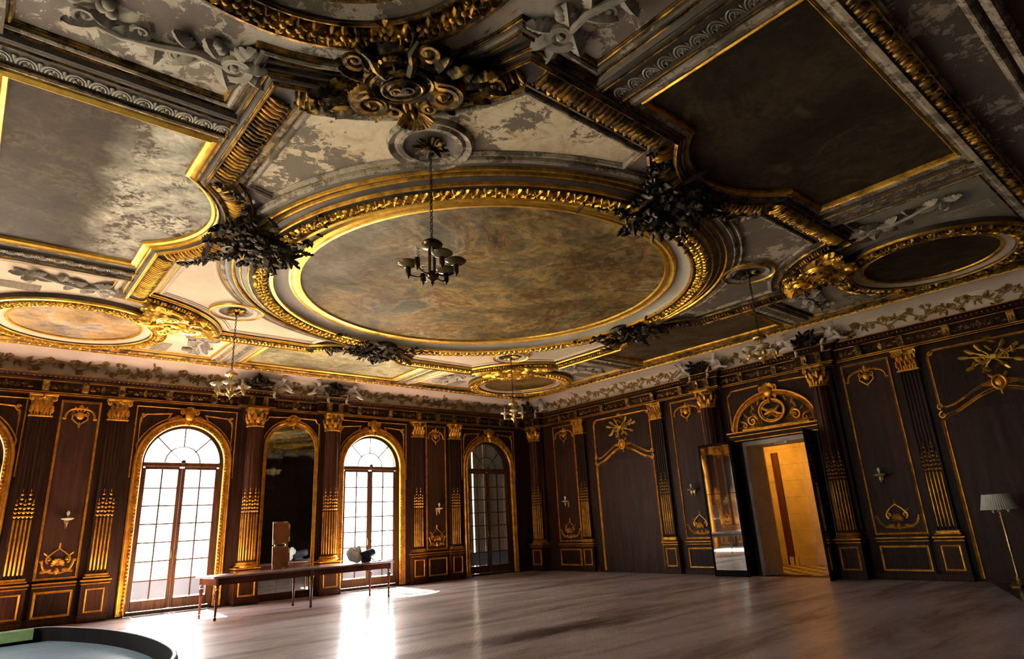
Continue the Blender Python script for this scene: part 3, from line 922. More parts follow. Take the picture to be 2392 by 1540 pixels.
# ---- four edge paintings with a round bulge towards the centre
def edge_poly():
    h = math.acos(0.99 / 1.6)
    p = [(7.76, 2.2), (5.88, 2.2)]
    p += [(6.87 + 1.6 * cos(t), 1.6 * sin(t)) for t in [pi - h + 2 * h * i / 16 for i in range(17)]]
    return p + [(5.88, -2.2), (7.76, -2.2)]
EP = edge_poly()
EPI = [(1, C_FARL, 'pale green shaped ceiling painting above the arched windows'),
       (2, C_LEFT, 'mouldy grey-white shaped ceiling painting at the left of the room'),
       (3, C_RIGHT, 'large blackened shaped ceiling painting at the upper right'),
       (0, C_FARR, 'dusky brown shaped ceiling painting above the doorway wall')]
for k, cm, lb in EPI:
    pl = [rot4(p, k) for p in EP]
    cx_, cy_ = cp(*rot4((6.9, 0), k))
    root = empty('ceiling_painting', (cx_, cy_, 6.2), label=lb, cat='painting', group='shaped paintings around the roundel')
    mb = MB(); mb.poly([c3(x, y, 6.205) for x, y in pl], (0, 0, 0.015))
    mb.build('canvas', cm, root, False, world=True)
    fs_ = 0.42 if k == 3 else 1.0      # the blackened painting keeps only a thin gilt sight edge inside a bare plaster slip
    mb = MB(); mb.sweep(pl, [(o_ * fs_, z_) for o_, z_ in [(-0.02, 6.21), (-0.01, 6.16), (0.03, 6.14), (0.05, 6.155), (0.08, 6.13), (0.11, 6.15), (0.12, 6.2)]], True, c3)
    mb.build('gilt_frame', {1: GOLDB, 2: GOLDB, 3: GOLD, 0: GOLD}[k], root, False, world=True)
    mb = MB(); mb.sweep(pl, [(o_, z_) for o_, z_ in ([(0.12, 6.2), (0.13, 6.165), (0.18, 6.15), (0.20, 6.2)] if k != 3 else [(0.05, 6.2), (0.055, 6.15), (0.09, 6.13), (0.15, 6.12), (0.20, 6.15), (0.22, 6.2)])], True, c3)
    mb.build('plaster_slip', MOULD if k != 1 else PLAS, root, False, world=True)

# ---- carved bands between the shaped paintings and the corner panels
mb = MB()
for sg in (-1, 1):
    mb.tube([(sg * 0.085 * cos(t), -0.02, -0.06 + 0.13 * sin(t)) for t in [pi * i / 16 for i in range(9)]], 0.011, 5)
    mb.tube([(sg * 0.055 * cos(t), -0.02, -0.06 + 0.09 * sin(t)) for t in [pi * i / 16 for i in range(9)]], 0.009, 5)
for i in range(6):
    mb.leaf(0, -0.035, 2 * pi * i / 6, 0.05, 0.02, 0.02, 0.01, 2, nt=4)
mb.ell((0, -0.02, -0.035), (0.016, 0.02, 0.016), None, 6, 4)
mb.leaf(0.1, -0.06, pi / 2, 0.13, 0.03, 0.02, 0.02, 3, nt=5)
BANDU = [mb.mesh('band_carving', RELIEF), mb.mesh('band_carving', DARKM)]
n_ = 4
for k in range(4):
    for sg in (-1, 1):
        path = [rot4((5.55, sg * 2.62), k), rot4((7.92, sg * 2.62), k)]
        if sg > 0:
            path = path[::-1]
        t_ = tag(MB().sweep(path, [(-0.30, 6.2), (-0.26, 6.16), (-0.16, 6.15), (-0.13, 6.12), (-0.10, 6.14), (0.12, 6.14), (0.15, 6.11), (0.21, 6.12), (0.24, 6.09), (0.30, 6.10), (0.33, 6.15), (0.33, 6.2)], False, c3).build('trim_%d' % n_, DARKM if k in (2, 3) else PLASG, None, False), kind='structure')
        n_ += 1
        mb = MB()
        for o_ in (-0.13, 0.18, 0.27):
            mb.sweep(path, [(o_ + a_, 6.115 - b_) for a_, b_ in prof(0.026, 0.022)], False, c3)
        mb.build('gilt_fillet', GOLDB if k in (0, 1) else GOLDD, t_, False)
        for u, v, hd in along(path, 0.2, False):
            link('band_carving', BANDU[0], t_, CM(u, v, hd - pi / 2, 6.138))

# ---- egg-and-dart border on each edge of the ceiling
mb = MB()
mb.ell((0, -0.02, 0), (0.045, 0.05, 0.075), None, 8, 6)
mb.tube([(0.065 * cos(t), -0.02, 0.02 + 0.085 * sin(t)) for t in [pi + pi * i / 8 for i in range(9)]], 0.014, 5)
mb.leaf(0.095, 0.09, -pi / 2, 0.17, 0.02, 0.02, 0.02, 2, nt=4)
EGG = [mb.mesh('egg_and_dart', GOLDB), mb.mesh('egg_and_dart', GOLDD)]
names = ['border over the windows', 'left border', 'near border', 'border over the doors']
E_ = 8.06
for k, (a_, b_) in enumerate([((-E_, E_), (E_, E_)), ((-E_, -E_), (-E_, E_)), ((E_, -E_), (-E_, -E_)), ((E_, E_), (E_, -E_))]):
    t_ = tag(MB().sweep([a_, b_], [(-0.14, 6.2), (-0.14, 6.13), (-0.10, 6.11), (-0.09, 6.12), (0.08, 6.12), (0.10, 6.07), (0.16, 6.08), (0.20, 6.12), (0.24, 6.12)][::1], False, c3).build('trim_%d' % n_, GOLDD if k in (0, 3) else MOULD, None, False), kind='structure')
    n_ += 1
    mb = MB()
    for o_, w_, z_ in (((-0.17, 0.07, 6.16), (-0.12, 0.03, 6.12), (0.11, 0.06, 6.09), (-0.25, 0.05, 6.18)) if k in (0, 3) else ((-0.12, 0.03, 6.12), (0.10, 0.03, 6.10))):
        mb.sweep([a_, b_], [(-o_ + c_, z_ - d_) for c_, d_ in prof(w_, 0.03)], False, c3)
    mb.build('gilt_fillet', GOLDB if k in (0, 3) else GOLDD, t_, False)
    hd0 = atan2(b_[1] - a_[1], b_[0] - a_[0])
    for u, v, hd in along([a_, b_], 0.19, False):
        link('egg_and_dart', EGG[0 if k in (0, 3) else 1], t_, CM(u, v, hd + pi / 2, 6.115))

# ---- corner medallions
mb = MB()
for a_ in (0.35, 1.4, 2.8, 4.2, 5.2):
    mb.leaf(0.02 * cos(a_), 0.02 * sin(a_), a_, 0.13, 0.036, 0.05, 0.02, 3, M=Matrix.Translation((0, -0.01, 0)), nt=9)
for x_, z_, r_ in ((0, 0, .04), (.06, .05, .03), (-.06, .04, .034), (.03, -.07, .03), (-.05, -.06, .028), (0.0, .09, .026)):
    mb.ell((x_, -0.04, z_), (r_, r_, r_), None, 8, 5)
MEDLEAF = [mb.mesh('leaf', GOLD), mb.mesh('leaf', GOLDD)]
MEDI = [(C_MEDF, GOLDB, PLAS, 'small round ceiling medallion in the far corner, painted with a brown cartouche'),
        (C_MEDL, GOLDB, PLAS, 'round ceiling medallion with a tan reclining figure, at far left'),
        (C_MEDD, GOLDD, MOULD, 'grey-green ceiling medallion cut off by the top of the picture'),
        (C_MEDD, GOLD, PLAS, 'nearly black round ceiling medallion in a leafy ring, at far right')]
C_NEAR = m_canvas('canvas_verdigris', [(0.16, 0.18, 0.15), (0.32, 0.34, 0.29), (0.22, 0.22, 0.17)], 1.3, 0.5, None, 1.4, (4, 2, 0))
for k in range(4):
    cm, gm, pm, lb = MEDI[k]
    if k == 2:
        cm = C_NEAR
    c_ = rot4((MEDC + 0.02, MEDC + 0.02), k)
    x_, y_ = cp(*c_)
    root = empty('ceiling_medallion', (x_, y_, 6.15), label=lb, cat='medallion', group='corner medallions of the ceiling')
    mb = MB(); mb.poly([c3(c_[0] + x, c_[1] + y, 6.15) for x, y in circ(1.17, 64)], (0, 0, 0.03)); mb.build('canvas', cm, root, False, world=True)
    ring('gilt_ring', 1.17, [(-0.03, 6.16), (-0.02, 6.12), (0.02, 6.11), (0.04, 6.15)], gm, root, c_, 64)
    ring('plain_ring', 1.2, [(0, 6.14), (0.02, 6.13), (0.14, 6.09), (0.16, 6.09)], pm, root, c_, 64)
    ring('moulding', 1.36, [(0, 6.10), (0.0, 6.06), (0.03, 6.06), (0.05, 6.09), (0.28, 6.10), (0.31, 6.07), (0.36, 6.08), (0.38, 6.19)], DARKM, root, c_, 64)
    ring('gilt_ring', 1.38, [(-0.02, 6.07), (0, 6.04), (0.02, 6.045), (0.03, 6.08)], gm, root, c_, 64)
    ring('gilt_ring', 1.70, [(-0.03, 6.08), (-0.01, 6.05), (0.03, 6.06), (0.04, 6.1)], gm, root, c_, 64)
    for i in range(72):
        a_ = 2 * pi * i / 72
        u, v = c_[0] + 1.535 * cos(a_), c_[1] + 1.535 * sin(a_)
        link('leaf', MEDLEAF[0 if k in (0, 1) or i % 4 == 0 else 1], root).matrix_basis = wmat(root).inverted() @ CM(u, v, a_ + RND.uniform(-.6, .6), 6.085)

# ---- rosettes the chandeliers hang from
ROSE = [rot4((3.715, 3.70), k) for k in range(4)]
mb = MB()
mb.leaf(0, 0.05, pi / 2, 0.20, 0.040, 0.035, 0.045, 4, nt=12)
mb.leaf(0.035, 0.02, pi / 2 - 0.2, 0.13, 0.022, 0.03, 0.06, 3, nt=5)
PET = [mb.mesh('petal', GOLD), mb.mesh('petal', DARKG)]  # bright gilt for lit rosettes, dark for unlit ones: light put into colour
RL = ['far rosette near the corner medallion', 'left', 'near', 'right']
RLB = ['gilt ceiling rosette over the farthest chandelier', 'gilt ceiling rosette with thin gold ring over the left chandelier',
       'gilt ceiling rosette in peeling round frame over the nearest chandelier', 'gilt ceiling rosette over the chandelier before the doorway wall']
for k in range(4):
    c_ = ROSE[k]
    x_, y_ = cp(*c_)
    root = empty('ceiling_rosette', (x_, y_, 6.16), label=RLB[k], cat='rosette', group='rosettes above the chandeliers')
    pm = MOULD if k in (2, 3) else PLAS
    ring('plaster_disc', 0.30, [(-0.295, 6.17), (0.0, 6.17), (0.03, 6.15), (0.05, 6.18)], DARKM, root, c_, 40)
    ring('plaster_ring', 0.40, [(-0.09, 6.18), (-0.06, 6.13), (0.0, 6.12), (0.04, 6.15), (0.08, 6.13), (0.11, 6.11), (0.13, 6.14), (0.14, 6.19)], pm, root, c_, 48)
    if k != 2:
        ring('gilt_ring', 0.50, [(-0.02, 6.14), (0, 6.10), (0.025, 6.11), (0.035, 6.15)], GOLDB if k < 2 else GOLD, root, c_, 48)
    mb = MB(); mb.lathe([(0.0, -0.10), (0.03, -0.09), (0.045, -0.06), (0.05, 0.0)], 14, Matrix.Translation((x_, y_, 6.165))); mb.build('boss', BRONZE, root, world=True)
    for i in range(16):
        a_ = 2 * pi * i / 16
        link('petal', PET[0 if k < 2 else 1], root).matrix_basis = wmat(root).inverted() @ CM(c_[0], c_[1], a_, 6.165 - 0.02 * (i % 2), 0.95 if i % 2 else 0.8)

# ---- gilded cartouches between star and medallions
CARTM = [GOLDB, GOLDB, GOLDD, GOLD]
CLB = ['gilded rococo cartouche over the far corner medallion', 'bright gilded rococo cartouche beside the left medallion',
       'huge tarnished rococo cartouche with shell and scrolls, top centre', 'glinting gilded cartouche beside the right dark medallion']
def cart_parts():
    P = {}
    mb = MB(); mb.shell(0, -0.40, 0.22, radians(195), radians(345), 11, 0.12); P['shell'] = mb
    mb = MB()
    mb.ell((0, 0.0, 0.12), (0.42, 0.14, 0.34), None, 16, 8)
    mb.ell((0, -0.06, 0.12), (0.27, 0.13, 0.21), None, 14, 8)
    for R_, h_, t_ in ((0.36, 0.07, 0.045), (0.29, 0.12, 0.03), (0.19, 0.17, 0.022)):
        mb.tube([(R_ * cos(t) * 1.1, -h_, 0.12 + R_ * 0.8 * sin(t)) for t in [2 * pi * i / 26 for i in range(26)]], t_, 6, True)
    mb.scroll(-0.07, 0.13, 0.07, 0, 1.2, 1, 0.024, 0.20); mb.scroll(0.07, 0.13, 0.07, pi, 1.2, -1, 0.024, 0.20)
    P['shield'] = mb
    for sg, nm in ((-1, 'scroll_left'), (1, 'scroll_right')):
        mb = MB()
        mb.ell((sg * 0.38, 0.0, -0.10), (0.26, 0.12, 0.18), None, 12, 7)
        for q_ in (0.22, 0.17):
            mb.scroll(sg * 0.38, -0.08, q_, pi / 2, 1.4, -sg, 0.055 * q_ / 0.2, 0.13 + 0.02 * (0.22 - q_) / 0.05, n=28, tail=0.14)
        for i in range(6):      # ribbed shoulder
            t0 = 0.4 + 0.22 * i
            mb.tube([(sg * (0.38 + r_ * cos(t0)), -h_, -0.08 + r_ * sin(t0)) for r_, h_ in ((0.10, 0.13), (0.18, 0.16), (0.26, 0.08))], [0.014, 0.02, 0.012], 5)
        mb.scroll(sg * 0.20, -0.28, 0.09, pi / 2, 1.3, sg, 0.034, 0.12)
        mb.scroll(sg * 0.92, -0.06, 0.12, pi / 2, 1.25, -sg, 0.036, 0.08, tail=0.14)
        mb.tube([(sg * 0.14, -0.09, -0.30), (sg * 0.40, -0.09, -0.33), (sg * 0.66, -0.08, -0.27), (sg * 0.95, -0.05, -0.19)], [0.03, 0.045, 0.04, 0.015], 6)
        mb.tube([(sg * 0.5, -0.08, -0.18), (sg * 0.75, -0.08, -0.16), (sg * 1.0, -0.05, -0.16)], [0.05, 0.045, 0.02], 6)
        P[nm] = mb
        mb = MB()
        for a_, x_, z_, L_, W_ in ((0.15, 0.50, -0.05, 0.42, 0.11), (0.55, 0.42, 0.08, 0.36, 0.11), (0.95, 0.36, 0.18, 0.34, 0.11), (-0.30, 0.46, -0.18, 0.42, 0.09), (1.45, 0.26, 0.28, 0.30, 0.10), (0.35, 0.66, 0.02, 0.34, 0.09), (-0.15, 0.76, -0.12, 0.34, 0.08), (0.05, 0.92, -0.10, 0.26, 0.07), (-0.7, 0.30, -0.30, 0.2, 0.06), (2.2, 0.34, 0.30, 0.22, 0.07), (1.0, 0.62, 0.0, 0.22, 0.07), (0.7, 0.85, 0.0, 0.2, 0.06)):
            mb.leaf(sg * x_, z_, a_ if sg > 0 else pi - a_, L_, W_, 0.08, 0.10, 5, M=Matrix.Translation((0, -0.03, 0)))
        P['acanthus_left' if sg < 0 else 'acanthus_right'] = mb
    mb = MB()
    mb.ell((0, 0.0, 0.46), (0.30, 0.10, 0.22), None, 12, 6)
    for sg in (-1, 1):
        mb.scroll(sg * 0.36, 0.56, 0.11, -pi / 2, 1.25, sg, 0.036, 0.13, tail=0.2)
        mb.tube([(sg * 0.12, -0.14, 0.30), (sg * 0.18, -0.15, 0.44), (sg * 0.20, -0.13, 0.58), (sg * 0.30, -0.11, 0.70)], [0.05, 0.05, 0.04, 0.02], 6)
        mb.leaf(sg * 0.1, 0.34, pi / 2 - sg * 0.5, 0.36, 0.10, 0.07, 0.08, 5, M=Matrix.Translation((0, -0.05, 0)))
        mb.leaf(sg * 0.3, 0.40, pi / 2 - sg * 1.1, 0.3, 0.08, 0.06, 0.08, 5, M=Matrix.Translation((0, -0.03, 0)))
    mb.shell(0, 0.40, 0.18, radians(20), radians(160), 7, 0.14)
    P['crest'] = mb
    mb = MB()
    for i in range(6):
        mb.leaf(0, 0.80, pi * 2 * i / 6, 0.12, 0.055, 0.03, 0.03, 2, nt=5)
    mb.ell((0, -0.04, 0.80), (0.03, 0.03, 0.03), None, 8, 5)
    P['flower'] = mb
    return P
CP_ = cart_parts()
for k in range(4):
    me = {n: m_.mesh(n, CARTM[k] if k != 2 else (DARKG if n[:5] in ('acant', 'shiel', 'crest') else GOLDD)) for n, m_ in CP_.items()}
    c_ = rot4((4.60, 4.60), k)
    x_, y_ = cp(*c_)
    root = empty('rococo_cartouche', (x_, y_, 6.1), label=CLB[k], cat='cartouche', group='gilded cartouches of the ceiling')
    for n, m_ in me.items():
        n2 = n.replace('_left', '').replace('_right', '')
        link(n2, m_, root).matrix_basis = wmat(root).inverted() @ CM(c_[0], c_[1], pi / 4 + k * pi / 2, 6.07, 1.0)

# ---- dark foliage clusters where star, roundel and paintings meet
FLB = ['blackened leaf cluster on the roundel rim nearest the doorway wall', 'blackened leaf cluster on the roundel rim nearest the windows',
       'bushy black leaf and flower cluster at the left of the roundel', 'shadowy leaf cluster between the roundel and the blackened painting']
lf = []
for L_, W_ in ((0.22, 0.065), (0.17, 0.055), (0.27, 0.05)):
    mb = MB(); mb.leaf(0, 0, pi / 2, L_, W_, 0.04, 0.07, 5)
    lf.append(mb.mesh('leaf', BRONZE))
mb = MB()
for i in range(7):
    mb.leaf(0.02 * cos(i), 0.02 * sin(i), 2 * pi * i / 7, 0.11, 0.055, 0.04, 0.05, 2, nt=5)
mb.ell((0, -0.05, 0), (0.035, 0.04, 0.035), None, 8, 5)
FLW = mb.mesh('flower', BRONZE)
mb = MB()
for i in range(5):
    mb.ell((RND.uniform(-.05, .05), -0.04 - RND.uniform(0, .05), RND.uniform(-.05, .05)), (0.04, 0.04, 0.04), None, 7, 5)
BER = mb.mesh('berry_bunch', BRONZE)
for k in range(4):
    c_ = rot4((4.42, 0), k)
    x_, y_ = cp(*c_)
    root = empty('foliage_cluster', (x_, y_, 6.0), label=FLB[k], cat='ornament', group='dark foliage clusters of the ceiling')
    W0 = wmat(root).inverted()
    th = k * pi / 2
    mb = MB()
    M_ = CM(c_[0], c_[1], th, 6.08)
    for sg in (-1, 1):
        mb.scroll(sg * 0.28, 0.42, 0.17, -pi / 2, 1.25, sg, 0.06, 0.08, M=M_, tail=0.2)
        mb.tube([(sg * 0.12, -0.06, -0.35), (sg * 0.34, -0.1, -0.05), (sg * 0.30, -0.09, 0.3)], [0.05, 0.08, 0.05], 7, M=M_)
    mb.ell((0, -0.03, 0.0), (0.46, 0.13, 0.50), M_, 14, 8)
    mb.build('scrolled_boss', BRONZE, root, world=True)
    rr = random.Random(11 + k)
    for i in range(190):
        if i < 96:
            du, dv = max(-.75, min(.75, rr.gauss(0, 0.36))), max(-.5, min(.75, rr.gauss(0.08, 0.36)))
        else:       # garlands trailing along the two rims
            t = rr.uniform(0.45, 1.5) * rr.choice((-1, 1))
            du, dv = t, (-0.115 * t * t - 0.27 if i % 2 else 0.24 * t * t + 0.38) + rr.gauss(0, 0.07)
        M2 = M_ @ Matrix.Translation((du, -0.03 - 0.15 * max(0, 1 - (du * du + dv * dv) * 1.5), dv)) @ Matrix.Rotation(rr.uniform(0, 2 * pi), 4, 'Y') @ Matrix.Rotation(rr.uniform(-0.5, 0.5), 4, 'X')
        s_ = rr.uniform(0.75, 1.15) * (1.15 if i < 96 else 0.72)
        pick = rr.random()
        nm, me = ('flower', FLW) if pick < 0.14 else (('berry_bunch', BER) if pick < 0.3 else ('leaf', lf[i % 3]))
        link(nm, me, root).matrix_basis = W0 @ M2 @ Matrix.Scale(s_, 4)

# ---- white plaster relief (scroll, garland and lattice) in the corner panels
def relief_parts():
    a_ = MB()
    for i in range(9):
        a_.tube([(-0.42 + 0.105 * i, -0.012, -0.2), (-0.42 + 0.105 * i, -0.012, 0.2)], 0.007, 4)
    for i in range(6):
        a_.tube([(-0.42, -0.016, -0.2 + 0.08 * i), (0.42, -0.016, -0.2 + 0.08 * i)], 0.009, 4)
    b_ = MB()
    b_.tube([(-0.62, -0.05, 0.34), (-0.35, -0.07, 0.30), (-0.05, -0.08, 0.40), (0.30, -0.06, 0.52), (0.58, -0.05, 0.50)], [0.05, 0.05, 0.045, 0.035, 0.015], 7)
    for q_ in (0.20, 0.15):
        b_.scroll(-0.74, 0.30, q_, pi / 2, 1.35, 1, 0.05 * q_ / 0.2, 0.06 + 0.2 * (0.2 - q_), tail=0.12)
    b_.scroll(0.62, 0.42, 0.11, pi / 2, 1.2, -1, 0.032, 0.05)
    b_.scroll(-0.20, 0.46, 0.13, -pi / 2, 1.1, -1, 0.034, 0.05)
    b_.scroll(0.15, 0.34, 0.10, pi / 2, 1.1, -1, 0.028, 0.05)
    c_ = MB()
    for x, z, g, L_, W_ in ((-0.70, 0.30, 3.5, 0.40, 0.14), (-0.72, 0.22, 4.4, 0.36, 0.13), (-0.62, 0.36, 2.1, 0.38, 0.13), (-0.60, 0.30, 5.4, 0.36, 0.12), (-0.42, 0.32, 0.9, 0.36, 0.11), (-0.3, 0.30, -0.8, 0.30, 0.10), (0.0, 0.42, 1.7, 0.32, 0.10), (0.05, 0.40, 0.1, 0.34, 0.09), (0.25, 0.5, 0.8, 0.34, 0.10), (0.38, 0.46, -0.7, 0.28, 0.09), (-0.85, 0.36, 2.9, 0.3, 0.11), (0.5, 0.5, 0.2, 0.3, 0.07)):
        c_.leaf(x, z, g, L_, W_, 0.08, 0.09, 5, M=Matrix.Translation((0, -0.01, 0)))
    for x, z in ((-0.55, 0.12), (-0.45, 0.16), (-0.5, 0.06), (0.42, 0.24), (0.5, 0.2), (0.46, 0.14)):
        c_.ell((x, -0.05, z), (0.065, 0.06, 0.065), None, 8, 6)
    return a_, b_, c_
RP = relief_parts()
RM = [(RP[0].mesh('lattice', RELIEF), RP[1].mesh('scroll', RELIEF), RP[2].mesh('acanthus', RELIEF)),
      (RP[0].mesh('lattice', MOULD), RP[1].mesh('scroll', RELIEF), RP[2].mesh('acanthus', RELIEF))]
RLN = {(0, 0): 'grey plaster scroll and lattice relief on the doorway side of the far medallion', (0, 1): 'small plaster scroll relief on the left side of the far medallion',
       (1, 0): 'plaster scroll relief between the left medallion and pale green painting', (1, 1): 'plaster scroll and lattice relief under the mouldy left painting',
       (2, 0): 'big grey plaster scroll and leaf relief in the upper left corner', (2, 1): 'peeling plaster relief by the top edge, left of the blackened painting',
       (3, 0): 'white plaster scroll and lattice relief right of the blackened painting', (3, 1): 'grey plaster scroll relief beyond the right dark medallion'}
for k in range(4):
    for s_ in (0, 1):
        base = (6.72, 4.0) if s_ == 0 else (4.0, 6.72)
        c_ = rot4(base, k)
        th = (-pi / 2 if s_ == 0 else pi) + k * pi / 2
        x_, y_ = cp(*c_)
        root = empty('plaster_relief', (x_, y_, 6.18), label=RLN[(k, s_)], cat='relief', group='plaster reliefs of the ceiling corners')
        W0 = wmat(root).inverted()
        mir = Matrix.Diagonal((-1 if s_ else 1, 1, 1, 1))
        M_ = CM(c_[0], c_[1], th, 6.185, 0.92)
        bx = CM(*rot4((7.3, 4.35) if s_ == 0 else (4.35, 7.3), k), th, 6.185, 0.85)
        link('lattice', RM[0][0], root).matrix_basis = W0 @ bx @ mir
        link('scroll', RM[0][1], root).matrix_basis = W0 @ M_ @ mir
        link('acanthus', RM[0][2], root).matrix_basis = W0 @ M_ @ mir

# ================================================================== WALL ORDER
def frame(mb, path, w_, h_, base=0.0, closed=True, p=BEAD):
    mb.sweep(path, prof(w_, h_, base, p), closed, w3)
    return mb
DBL = [(-0.5, 0), (-0.5, 0.6), (-0.38, 1.0), (-0.22, 0.9), (-0.15, 0.35), (0.0, 0.2), (0.2, 0.3), (0.3, 0.7), (0.42, 0.75), (0.5, 0.4), (0.5, 0)]

def capital_mesh(flat=True):
    """Corinthian capital, 0.53 high, origin at its foot: bell, and the carving on it"""
    bell = MB()
    mb = MB()
    if flat:
        mb.box((0, -0.06, 0.018), (0.47, 0.15, 0.036), None, 0.008)
        vs = []
        for z, w_, d_ in ((0.03, 0.41, 0.11), (0.30, 0.41, 0.12), (0.42, 0.46, 0.15), (0.47, 0.52, 0.17)):
            vs += [(-w_ / 2, 0, z), (w_ / 2, 0, z), (w_ / 2, -d_, z), (-w_ / 2, -d_, z)]
        fs = []
        for i in range(3):
            for j in range(4):
                fs.append((i * 4 + j, i * 4 + (j + 1) % 4, i * 4 + 4 + (j + 1) % 4, i * 4 + 4 + j))
        bell.add(vs, fs)
        for i in range(7):
            x = -0.18 + 0.06 * i
            mb.tube([(x, -0.115, 0.04), (x, -0.12, 0.13)], 0.018, 5)
        for row, (z0, L, n) in enumerate(((0.10, 0.17, 5), (0.20, 0.19, 4))):
            for i in range(n):
                x = (i - (n - 1) / 2) * 0.098
                mb.leaf(x, z0, pi / 2, L, 0.052, 0.045, 0.07, 5, M=Matrix.Translation((0, -0.10, 0)), nt=7)
        for sg in (-1, 1):
            mb.scroll(sg * 0.21, 0.41, 0.058, pi / 2 if sg < 0 else pi / 2, 1.3, -sg, 0.019, 0.17, n=14, tail=0.1)
            mb.scroll(sg * 0.07, 0.43, 0.035, pi / 2, 1.1, sg, 0.013, 0.15, n=10, tail=0.05)
        mb.box((0, -0.10, 0.50), (0.56, 0.21, 0.045), None, 0.01)
        mb.leaf(0, 0.42, pi / 2, 0.11, 0.05, 0.03, 0.03, 3, M=Matrix.Translation((0, -0.18, 0)), nt=5)
    else:
        mb.lathe([(0.215, 0.0), (0.235, 0.012), (0.235, 0.03), (0.205, 0.04)], 24)
        bell.lathe([(0.205, 0.04), (0.205, 0.30), (0.235, 0.42), (0.27, 0.475)], 24)
        for i in range(18):
            a_ = 2 * pi * i / 18
            mb.tube([(0.208 * cos(a_), 0.208 * sin(a_), 0.045), (0.212 * cos(a_), 0.212 * sin(a_), 0.14)], 0.022, 5)
        for row, (z0, L, n) in enumerate(((0.10, 0.17, 8), (0.20, 0.19, 8))):
            for i in range(n):
                a_ = 2 * pi * (i + 0.5 * row) / n
                mb.leaf(0, z0, pi / 2, L, 0.068, 0.05, 0.075, 5, M=Matrix.Rotation(a_, 4, 'Z') @ Matrix.Translation((0, -0.205, 0)), nt=7)
        for i in range(4):
            R = Matrix.Rotation(pi / 4 + i * pi / 2, 4, 'Z')
            for sg in (-1, 1):
                mb.scroll(sg * 0.045, 0.415, 0.055, pi / 2, 1.3, -sg, 0.019, 0.30, M=R, n=14, tail=0.09)
        pts = []
        for i in range(4):
            a_ = pi / 4 + i * pi / 2
            pts.append((0.36 * cos(a_ - 0.12), 0.36 * sin(a_ - 0.12))); pts.append((0.36 * cos(a_ + 0.12), 0.36 * sin(a_ + 0.12)))
            pts.append((0.25 * cos(a_ + pi / 4), 0.25 * sin(a_ + pi / 4)))
        mb.poly([(x, y, 0.478) for x, y in pts], (0, 0, 0.045))
    return bell.mesh('capital', GOLDD, True, 40), mb.mesh('carving', GOLDW, True, 40)

def husk_mesh(h):
    mb = MB()
    n = int(h / 0.085)
    for i in range(n):
        z = i * h / n
        k = 1.0 - 0.35 * i / n
        mb.ell((0, -0.004, z + 0.03), (0.018 * k, 0.016, 0.028), None, 6, 4)
        for sg in (-1, 1):
            mb.leaf(0, z, pi / 2 - sg * 0.7, 0.06 * k, 0.014, 0.012, 0.012, 2, nt=4)
    mb.leaf(0, h - 0.02, pi / 2, 0.08, 0.012, 0.01, 0.01, 1, nt=4)
    return mb.mesh('husk', GOLDW)
HUSK = {h: husk_mesh(h) for h in (0.36, 0.58)}
mb = MB()
mb.tube([(0, 0, 0.0), (0, 0, 0.02), (0, 0, 1.15), (0, 0, 1.17)], [0.010, 0.021, 0.021, 0.010], 8)
CABLE = mb.mesh('cable', GOLDW)
CAPF, CAPR = capital_mesh(True), capital_mesh(False)

def pedestal(root, w_, d_, foot=0.62):
    mb = MB()
    mb.box((0, -d_ / 2, 0.40), (w_, d_, 0.80))
    mb.box((0, -d_ / 2 - 0.01, 0.075), (w_ + 0.05, d_ + 0.05, 0.15), None, 0.01)
    mb.box((0, -d_ / 2, 0.86), (w_ - 0.02, d_ - 0.01, 0.13))
    mb.build('pedestal', WOODR, root, False)
    mb = MB()
    frame(mb, rectp(-w_ / 2 + 0.1, 0.22, w_ / 2 - 0.1, 0.70), 0.038, 0.022, d_)
    mb.build('pedestal_frame', GOLDW, root, False)
    mb = MB()
    mb.box((0, -d_ / 2 - 0.015, 0.885), (w_ + 0.08, d_ + 0.05, 0.04), None, 0.012)
    mb.box((0, -d_ / 2 - 0.008, 0.815), (w_ + 0.04, d_ + 0.03, 0.025), None, 0.008)
    mb.build('pedestal_cap', GOLDW, root, False)

def make_pilaster():
    root = empty('pilaster')
    pedestal(root, 0.54, 0.13)
    mb = MB()
    mb.box((0, -0.075, 0.955), (0.52, 0.15, 0.035), None, 0.012)
    mb.box((0, -0.065, 1.015), (0.47, 0.13, 0.03), None, 0.012)
    mb.box((0, -0.06, 0.985), (0.44, 0.11, 0.05))
    mb.build('base', GOLDW, root, False)
    sec = [(-0.205, 0.0), (-0.205, -0.095)]
    for i in range(5):
        x = -0.148 + 0.074 * i
        sec += [(x - 0.028, -0.095)] + [(x - 0.026 * cos(t), -0.095 + 0.022 * sin(t)) for t in [pi * j / 6 for j in range(7)]] + [(x + 0.028, -0.095)]
    sec += [(0.205, -0.095), (0.205, 0.0)]
    mb = MB()
    vs = [(x, y, 1.03) for x, y in sec] + [(x, y, 4.58) for x, y in sec]
    n = len(sec)
    mb.add(vs, [(i, i + 1, n + i + 1, n + i) for i in range(n - 1)])
    mb.build('shaft', WOOD, root, True, 30)
    for i in range(5):
        x = -0.148 + 0.074 * i
        link('cable', CABLE, root, Matrix.Translation((x, -0.09, 1.10)))
        link('husk', HUSK[0.58 if i % 2 else 0.36], root, Matrix.Translation((x, -0.088, 2.30)))
    co = link('capital', CAPF[0], root, Matrix.Translation((0, 0, 4.565)))
    link('acanthus', CAPF[1], co)
    return root

